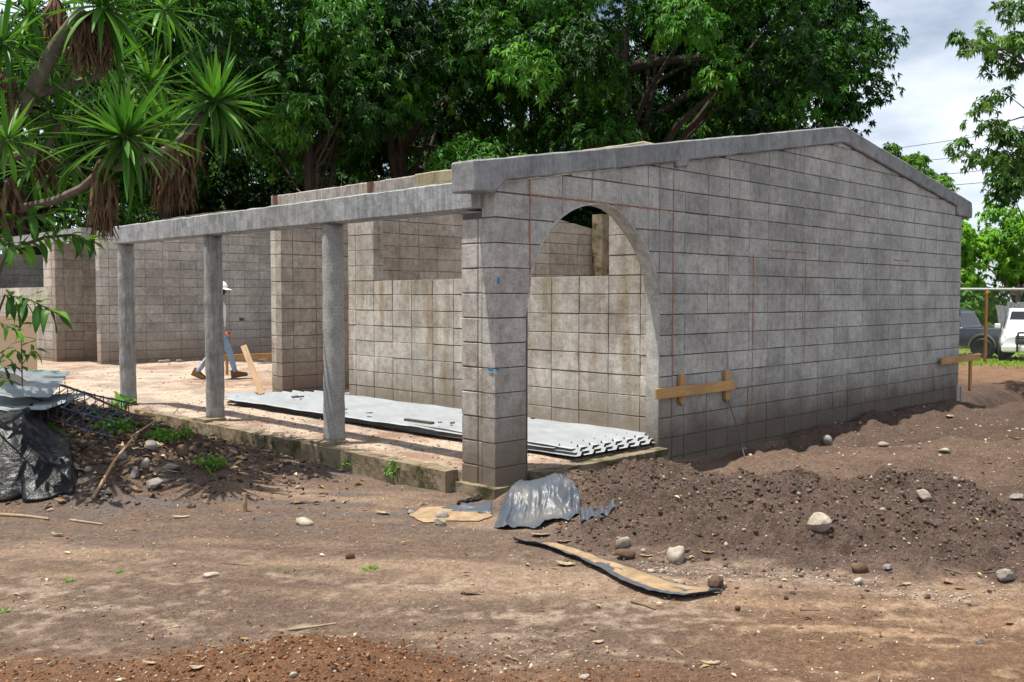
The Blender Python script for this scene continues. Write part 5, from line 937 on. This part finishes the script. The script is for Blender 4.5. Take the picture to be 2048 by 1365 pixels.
# long film strip with sand on it
SP = [(1026, 1086), (1075, 1096), (1140, 1120), (1200, 1148), (1260, 1180), (1320, 1200), (1372, 1205), (1440, 1190)]; SQ = [(1040, 1083), (1100, 1090), (1155, 1103), (1215, 1126), (1275, 1143), (1330, 1165), (1390, 1178), (1445, 1184)]
SPg = [gp(*q) for q in SP]; SQg = [gp(*q) for q in SQ]
def lerpP(P, u): q = u*(len(P)-1); i = min(len(P)-2, int(q)); return P[i].lerp(P[i+1], q-i)
def f_strip(u, v): return gnd(lerpP(SPg, u).lerp(lerpP(SQg, u), v), .010)+Vector((0, 0, .022*math.exp(-(v/.16)**2)*(.7+.6*nf(u*14, 1, 2))+.010*nf(u*30, v*5, 8)))
drape('plastic_strip', 90, 14, f_strip, MT['plastic_g'], 'long curved plastic strip lying in front of the boulders')
def f_ssand(u, v): v2 = .36+.60*v; return gnd(lerpP(SPg, .14+.80*u).lerp(lerpP(SQg, .14+.80*u), v2), .016)+Vector((0, 0, .008*math.sin(math.pi*v)*(.4+nf(u*9, v*2, 12))-.014*(nf(u*5, v*2, 13) < .33)))
drape('strip_sand', 60, 6, f_ssand, MT['tansand'], 'ribbon of yellow sand lying on the plastic strip', 'sand', .002)['kind'] = 'stuff'
bk_ = gp(135, 1079); o = link('berry', stone_mesh(77, simple('red berry', (.35, .01, .008), .4, .5, .1, 9, 0), .012, .012, .012, 0), label='small red berry on the left yard', cat='berry'); o.location = bk_+Vector((0, 0, .008))
# ---------------------------------------------------------------- worker walking across the courtyard
def skin_body(name, nodes, edges, parent, mats, pick, sub=2):
    me = bpy.data.meshes.new(name); me.from_pydata([n_[0] for n_ in nodes], edges, []); o = bpy.data.objects.new(name, me); COL.objects.link(o)
    o.modifiers.new('skin', 'SKIN'); sv = me.skin_vertices[0].data
    for i, n_ in enumerate(nodes): r_ = n_[1]; sv[i].radius = r_ if isinstance(r_, tuple) else (r_, r_); sv[i].use_root = (i == 0)
    s = o.modifiers.new('sub', 'SUBSURF'); s.levels = sub; s.render_levels = sub
    dg = bpy.context.evaluated_depsgraph_get(); m2 = bpy.data.meshes.new_from_object(o.evaluated_get(dg)); bpy.data.objects.remove(o); bpy.data.meshes.remove(me)
    m2.materials.clear()
    for m in mats: m2.materials.append(m)
    m2.shade_smooth()
    for p in m2.polygons: p.material_index = pick(p.center)
    return link(name, m2, parent)
MT['skin'] = simple('tanned skin', (.30, .15, .09), .6, .3, .1, 30, .05); MT['shirt'] = simple('pale blue white shirt', (.72, .76, .82), .85, .1, .08, 9, .3); MT['jean'] = simple('light blue jeans', (.26, .37, .52), .9, .1, .2, 22, .4); MT['boot'] = simple('tan leather boot', (.17, .085, .032), .85, .2, .25, 18, .3); MT['hat'] = simple('white hard hat shell', (.82, .83, .84), .35, .5, .04, 6, 0); MT['hair'] = simple('black hair', (.012, .01, .009), .6, .3, .2, 40, .2); MT['redth'] = simple('red plastic', (.45, .02, .015), .5, .3, .1, 10, 0)
fp = onp(2, -.057, 435, 757); pe = empty('person', fp, math.atan2(_r[1], _r[0]), label='worker in white hard hat, pale shirt and light jeans walking behind a column', cat='person')
# local frame: x forward (to the viewer's right), y left, z up
N = [((0, 0, .86), (.115, .145)), ((.01, 0, 1.02), (.105, .145)), ((.03, 0, 1.19), (.115, .165)), ((.035, 0, 1.31), (.10, .17)), ((.05, 0, 1.385), (.055, .06)), ((.065, 0, 1.43), (.05, .05)), ((.075, 0, 1.50), (.085, .07)), ((.085, 0, 1.58), (.088, .073)),
     ((.03, .10, .80), .088), ((.19, .10, .46), .06), ((.275, .10, .13), .046), ((.30, .10, .085), .044),
     ((-.03, -.10, .80), .088), ((-.06, -.10, .45), .06), ((-.30, -.10, .15), .046), ((-.335, -.10, .10), .044),
     ((.02, .18, 1.30), .062), ((-.10, .215, 1.06), .045), ((-.02, .21, .85), .034), ((0, .205, .80), .03),
     ((.04, -.18, 1.30), .062), ((-.02, -.215, 1.04), .045), ((.115, -.19, .87), .034), ((.15, -.18, .845), .03)]
E_ = [(0, 1), (1, 2), (2, 3), (3, 4), (4, 5), (5, 6), (6, 7), (0, 8), (8, 9), (9, 10), (10, 11), (0, 12), (12, 13), (13, 14), (14, 15), (3, 16), (16, 17), (17, 18), (18, 19), (3, 20), (20, 21), (21, 22), (22, 23)]
def hand(x, y, z, dx, dz, sgn):                                # palm and five short bent fingers on the wrist
    b = len(N); w_ = 19 if sgn > 0 else 23; N.append(((x+dx*.05, y, z+dz*.05), (.022, .032))); E_.append((w_, b)); N.append(((x+dx*.085, y, z+dz*.085), (.018, .036))); E_.append((b, b+1))
    for q in range(4):
        c = len(N); yo = (q-1.5)*.02; ln_ = (.055, .068, .064, .05)[q]; N.append(((x+dx*(.09+ln_*.6), y+yo, z+dz*(.09+ln_*.6)), .0085)); N.append(((x+dx*(.09+ln_)+.022, y+yo, z+dz*(.09+ln_)), .0075)); E_.append((b+1, c)); E_.append((c, c+1))
    c = len(N); N.append(((x+dx*.07+.035, y-sgn*.025, z+dz*.07), .0095)); N.append(((x+dx*.10+.045, y-sgn*.03, z+dz*.10), .0085)); E_.append((b, c)); E_.append((c, c+1))
hand(0, .205, .80, .15, -1, 1); hand(.15, -.18, .845, .75, -.6, -1)
def pick(c):
    if c.z > 1.395: return 0
    if abs(c.y) > .145 and c.z < .93: return 0
    if c.z > .90 or abs(c.y) > .165: return 1
    return 2
skin_body('body', N, E_, pe, [MT['skin'], MT['shirt'], MT['jean']], pick)
hd = Matrix.Translation((.085, 0, 1.545)); m = MB()
m.lathe([(.001, -.0), (.012, .0), (.016, .012), (.010, .03), (.001, .04)], 8, hd @ Matrix.Translation((.088, 0, -.045)) @ Matrix.Rotation(-.35, 4, 'Y')); m.build('nose', MT['skin'], pe, smooth=True)
for s_ in (-1, 1): MB().lathe([(.001, -.008), (.03, -.006), (.034, 0), (.028, .008), (.001, .006)], 10, hd @ Matrix.Translation((-.01, .078*s_, -.03)) @ Matrix.Rotation(math.pi/2, 4, 'X') @ Matrix.Diagonal((.75, 1, 1, 1))).build('ear', MT['skin'], pe, smooth=True); MB().lathe([(.001, -.004), (.011, 0), (.001, .004)], 8, hd @ Matrix.Translation((.083, .032*s_, -.012)) @ Matrix.Rotation(math.pi/2, 4, 'Y')).build('eye', MT['hair'], pe)
MB().box((.166, 0, 1.462), (.012, .045, .009)).build('mouth', simple('lips', (.22, .08, .06), .5, .3, .1, 9, 0), pe)
MB().lathe([(.085, -.075), (.092, -.03), (.09, .02), (.06, .05)], 16, hd @ Matrix.Translation((-.02, 0, .0)) @ Matrix.Diagonal((.95, .9, 1, 1))).build('hair', MT['hair'], pe, smooth=True)
hh = empty('hard_hat', (0, 0, 0)); bpy.data.objects.remove(hh)
pr = [(.150, -.004), (.154, .0), (.148, .008), (.126, .018), (.122, .05), (.108, .09), (.078, .122), (.04, .136), (.001, .14)]; ht = MB().lathe(pr, 24, Matrix.Translation((.075, 0, 1.575)) @ Matrix.Rotation(.06, 4, 'Y') @ Matrix.Diagonal((1.0, .86, .95, 1)), cap=False); ht.lathe([(.13, 0), (.175, .002), (.13, .014)], 24, Matrix.Translation((.105, 0, 1.572)) @ Matrix.Rotation(.12, 4, 'Y') @ Matrix.Diagonal((1, .72, 1, 1)), cap=False); ht.tube([(-.035, 0, 1.60), (-.0, 0, 1.69), (.075, 0, 1.717), (.15, 0, 1.69), (.185, 0, 1.60)], .008, 6); ht.build('hard_hat', MT['hat'], pe, smooth=True)
def boot(x, y, z, pitch):
    M = Matrix.Translation((x, y, z)) @ Matrix.Rotation(-pitch, 4, 'Y'); V = []; Fs = []; S_ = [(-.075, .036, .12), (-.05, .042, .13), (.0, .042, .125), (.06, .043, .085), (.13, .048, .062), (.18, .042, .05), (.205, .02, .035)]
    for (sx, w_, h_) in S_: V += [M @ Vector((sx, yy*w_, zz)) for yy, zz in ((-1, 0), (1, 0), (1.02, h_*.45), (.7, h_), (-.7, h_), (-1.02, h_*.45))]
    for i in range(len(S_)-1): Fs += [(i*6+j, i*6+(j+1) % 6, (i+1)*6+(j+1) % 6, (i+1)*6+j) for j in range(6)]
    Fs += [tuple(range(6))[::-1], tuple(range((len(S_)-1)*6, len(S_)*6))]; MB().add(V, Fs).build('boot', MT['boot'], pe, smooth=True)
    MB().box((0.06, 0, -.008), (.28, .088, .018), M).build('boot_sole', MT['sheet_edge'], pe)
boot(.30, .10, .02, .16); boot(-.345, -.10, .055, -.42)
tl = link('tape_measure', stone_mesh(5, MT['redth'], .035, .02, .035, facet=.5), label='small red tool held in the hand of the walking worker', cat='tool'); tl.location = pe.matrix_basis @ Vector((.27, -.18, .80))
# ---------------------------------------------------------------- parked pickups beyond the fence
def pickup(loc, rz, paint, label, bull=False):
    t = empty('pickup_truck', loc, rz, label=label, cat='pickup'); gl = simple('dark car glass', (.012, .016, .018), .06, .6, .1, 3, 0); blk = simple('black trim', (.015, .015, .016), .55, .4, .15, 12, .1); chrome = simple('bright metal', (.55, .56, .57), .25, .6, .1, 9, 0, .8); lamp = simple('lamp lens', (.75, .77, .8), .15, .6, .05, 9, 0)
    def loft(name, St, mat, parent=t, smooth=True, mid=.62):
        V = []; Fs = []
        for (x, hw, z0, z1, tw) in St: V += [(x, -hw*.94, z0), (x, -hw, z0+min(.12, mid*.6)*(z1-z0)), (x, -hw, z0+mid*(z1-z0)), (x, -tw, z1-.02), (x, -tw+.06, z1), (x, tw-.06, z1), (x, tw, z1-.02), (x, hw, z0+mid*(z1-z0)), (x, hw, z0+min(.12, mid*.6)*(z1-z0)), (x, hw*.94, z0)]
        for i in range(len(St)-1): Fs += [(i*10+j, i*10+(j+1) % 10, (i+1)*10+(j+1) % 10, (i+1)*10+j) for j in range(10)]
        Fs += [tuple(range(10))[::-1], tuple(range((len(St)-1)*10, len(St)*10))]; return MB().add(V, Fs).build(name, mat, parent, smooth=smooth)
    body = loft('body', [(-2.55, .86, .52, 1.06, .86), (-2.5, .89, .48, 1.09, .88), (-.55, .91, .42, 1.09, .88), (-.5, .91, .40, 1.09, .88), (1.1, .91, .40, 1.08, .87), (1.35, .91, .42, 1.10, .84), (2.1, .90, .46, 1.04, .80), (2.45, .86, .50, .97, .76), (2.58, .78, .55, .88, .68)], paint)
    cabn = loft('cab', [(-.78, .84, 1.05, 1.12, .78), (-.55, .84, 1.05, 1.66, .66), (-.3, .85, 1.05, 1.75, .67), (.35, .85, 1.05, 1.76, .67), (.62, .85, 1.05, 1.68, .65), (1.32, .84, 1.05, 1.13, .74)], paint, mid=.1)
    for s_ in (-1, 1):
        for (xa, xb, xc, xd) in ((-.48, .05, .05, -.40), (.13, .98, .58, .13)):
            P = [(xa, 1.13), (xb, 1.13), (xc, 1.60), (xd, 1.60)]; Y = [(.862, .862, .712, .712)]
            w_ = mkmesh('window', [(P[i][0], s_*(.868 if i < 2 else .735), P[i][1]) for i in range(4)], [(0, 1, 2, 3)], gl); link('window', w_, t)
        for xd in (-.05, .72): MB().bbox((xd-.28, s_*.915, 1.0), (.17, .03, .035), .008).build('door_handle', blk, t)
        for xd in (-.52, .08, 1.02): MB().box((xd, s_*.9105, .78), (.012, .004, .6)).build('door_seam', blk, t)
        MB().bbox((.92, s_*1.0, 1.18), (.10, .17, .15), .02).build('mirror', paint, t)
        MB().bbox((2.42, s_*.66, .86), (.24, .26, .17), .04).build('headlight', lamp, t); MB().bbox((-2.53, s_*.80, .88), (.06, .10, .28), .015).build('tail_light', MT['redth'], t)
        MB().bbox((.3, s_*.93, .40), (1.9, .12, .05), .015).build('side_step', blk, t)
        for wx in (-1.55, 1.62):
            M = Matrix.Translation((wx, s_*.835, .37)) @ Matrix.Rotation(s_*math.pi/2, 4, 'X') @ Matrix.Scale(-1, 4, (0, 0, 1))
            wh = empty('wheel', (0, 0, 0)); wh.parent = t; MB().lathe([(.22, -.11), (.33, -.12), (.37, -.09), (.375, .0), (.37, .09), (.33, .12), (.22, .11)], 28, M, cap=False).build('tyre', blk, wh, smooth=True); r2 = MB().lathe([(.22, .06), (.215, .085), (.17, .05), (.07, .07), (.001, .075)], 24, M, cap=False); r2.build('rim', chrome, wh, smooth=True)
            MB().tube([(wx+.46*math.cos(a), s_*.915, .40+.46*math.sin(a)) for a in [math.pi*q/12 for q in range(13)]], .045, 6).build('wheel_arch', blk if bull else paint, t)
            MB().lathe([(.43, -.006), (.43, .006)], 22, Matrix.Translation((wx, s_*.913, .39)) @ Matrix.Rotation(math.pi/2, 4, 'X')).build('arch_liner', blk, t)
    link('windscreen', mkmesh('windscreen', [(1.27, -.70, 1.16), (1.27, .70, 1.16), (.66, .60, 1.66), (.66, -.60, 1.66)], [(0, 1, 2, 3)], gl), t); link('rear_window', mkmesh('rear_window', [(-.765, -.68, 1.16), (-.765, .68, 1.16), (-.585, .6, 1.6), (-.585, -.6, 1.6)], [(0, 1, 2, 3)], gl), t)
    MB().box((-1.6, 0, 1.06), (1.6, 1.5, .09)).build('bed_floor', blk, t); MB().bbox((2.60, 0, .80), (.08, .95, .26), .02).build('grille', blk, t)
    for q in range(3): MB().box((2.645, 0, .72+q*.08), (.012, .92, .02)).build('grille_bar', chrome, t)
    MB().bbox((2.62, 0, .52), (.26, 1.72, .22), .05).build('front_bumper', paint if bull else chrome, t); MB().bbox((-2.62, 0, .55), (.14, 1.7, .16), .03).build('rear_bumper', chrome, t); MB().bbox((2.755, 0, .55), (.012, .36, .13), .003).build('number_plate', lamp, t)
    if bull:
        b = MB(); 
        for s_ in (-.42, .42): b.tube([(2.78, s_, .42), (2.82, s_, .8), (2.74, s_*.95, 1.02)], .032, 8)
        b.tube([(2.74, -.40, 1.02), (2.75, 0, 1.03), (2.74, .40, 1.02)], .032, 8); b.tube([(2.83, -.42, .74), (2.83, .42, .74)], .026, 8); b.build('bull_bar', blk, t, smooth=True)
    return t
P1 = at(1901, 700, 35); pickup((P1.x, P1.y, gz(P1.x, P1.y)), math.atan2(-_r[1], -_r[0])-R(50), simple('slate grey car paint', (.085, .10, .125), .3, .5, .08, 2, 0, .4, .6), 'slate grey pickup half hidden behind the far end of the gable')
P2 = at(2062, 700, 31.5); pickup((P2.x, P2.y, gz(P2.x, P2.y)), math.atan2(-_r[1], -_r[0])+R(62), simple('white car paint', (.78, .79, .80), .3, .5, .04, 2, 0, 0, .6), 'white pickup with black bull bar cut by the right edge', True)
# chain link fence
fn = empty('chain_link_fence', (0, 0, 0), label='chain link fence with pale top rail and rusty orange posts', cat='fence'); MT['rustpaint'] = simple('rust orange pipe', (.36, .16, .055), .7, .3, .35, 12, .2); MT['rail'] = simple('pale galvanised pipe', (.55, .56, .57), .45, .5, .1, 8, .05, .3); MT['wire'] = simple('galvanised wire', (.16, .165, .17), .5, .5, .2, 10, 0, .4)
Fp = at(1970, 725, 25); fd = Vector((_r[0]*.985+_f2[0]*.17, _r[1]*.985+_f2[1]*.17, 0)).normalized(); zt = at(1970, 579, 25).z
def fpt(s_, z): return Vector((Fp.x+fd.x*s_, Fp.y+fd.y*s_, z))
for s_ in (-2.6, 0, 2.6): g0 = gz(fpt(s_, 0).x, fpt(s_, 0).y); po = MB().tube([fpt(s_, g0-.2), fpt(s_, zt-.03)], .042, 12); po.lathe([(.055, 0), (.055, .06), (.03, .1)], 12, Matrix.Translation(fpt(s_, zt-.12))); po.build('post', MT['rustpaint'], fn, smooth=True)
MB().tube([fpt(-3.2, zt), fpt(0, zt+.005), fpt(3.4, zt)], .03, 10).build('top_rail', MT['rail'], fn, smooth=True)
m = MB(); zb = Fp.z+.02; Hh = zt-.03-zb
for q in range(-44, 78):
    for sg in (1, -1):
        s0 = -3+q*.075; a, b = (s0, s0+Hh) if sg > 0 else (s0+Hh, s0); za, zb2 = zb, zt-.03
        pts = []
        for (s_, z) in ((a, za), (b, zb2)): pts.append((s_, z))
        # clip the diagonal to the fence run
        (sa, z0), (sb, z1) = pts; lo, hi = -3., 3.3
        ta, tb = 0., 1.
        ds = sb-sa
        if ds:
            t1, t2 = sorted(((lo-sa)/ds, (hi-sa)/ds)); ta, tb = max(ta, t1), min(tb, t2)
        if tb-ta > .02: m.tube([fpt(sa+ds*ta, z0+(z1-z0)*ta)+Vector((0, 0, 0)), fpt(sa+ds*tb, z0+(z1-z0)*tb)], .002, 3, cap=False)
m.build('wire_mesh', MT['wire'], fn, fix=False, kind='stuff')
# boundary wall and leaning sheets behind the lot
bw = empty('boundary_wall', at(1900, 690, 40), math.atan2(_r[1], _r[0])-.12, label='low weathered boundary wall behind the parked pickups', cat='wall'); bw.location.z = gz(bw.location.x, bw.location.y)
block_wall(bw, [.4*i for i in range(20)], [-.2, 0, .2, .4, .6, .8, 1.0], .15, MT['far'], MT['mortar'], limit=130)
for i, (px, py, rz, tl_) in enumerate(((2016, 655, .2, .5), (2034, 650, .1, .62), (2060, 648, -.1, .45), (2082, 650, .3, .6))):
    me = corr(.9, 1.3, pitch=.18, rib=.03, n=6, seed=i); me.materials.clear(); me.materials.append(simple('dull pale sheet', (.17, .175, .18), .6, .3, .3, 4, .1)); o = link('old_roofing', me, label=['leftmost', 'second', 'third', 'rightmost'][i]+' of the old pale sheets leaning before the hedge', cat='roofing sheet', group='old sheets leaning before the hedge'); o.location = at(px, py-12, 37.5); o.rotation_euler = (R(62)+tl_*.3, tl_-.4, -.8+rz)
# overhead wires
MT['cable'] = simple('black cable', (.05, .05, .055), .6, .3, .1, 9, 0)
for i, (ya, yb, lb) in enumerate(((285, 232, 'top'), (310, 278, 'second'), (342, 308, 'third'), (362, 334, 'lowest'))):
    A_, B_ = at(1600, ya+ (ya-yb)*.45+8, 58), at(2300, yb-(ya-yb)*.75+14, 40); P = []
    for q in range(25): f_ = q/24; p = A_.lerp(B_, f_); p.z -= .9*4*f_*(1-f_)*.35; P.append(p)
    MB().tube(P, .016, 5).build('overhead_wire', MT['cable'], None, label=f'{lb} of the four overhead wires crossing the sky at right', cat='wire', group='overhead wires')
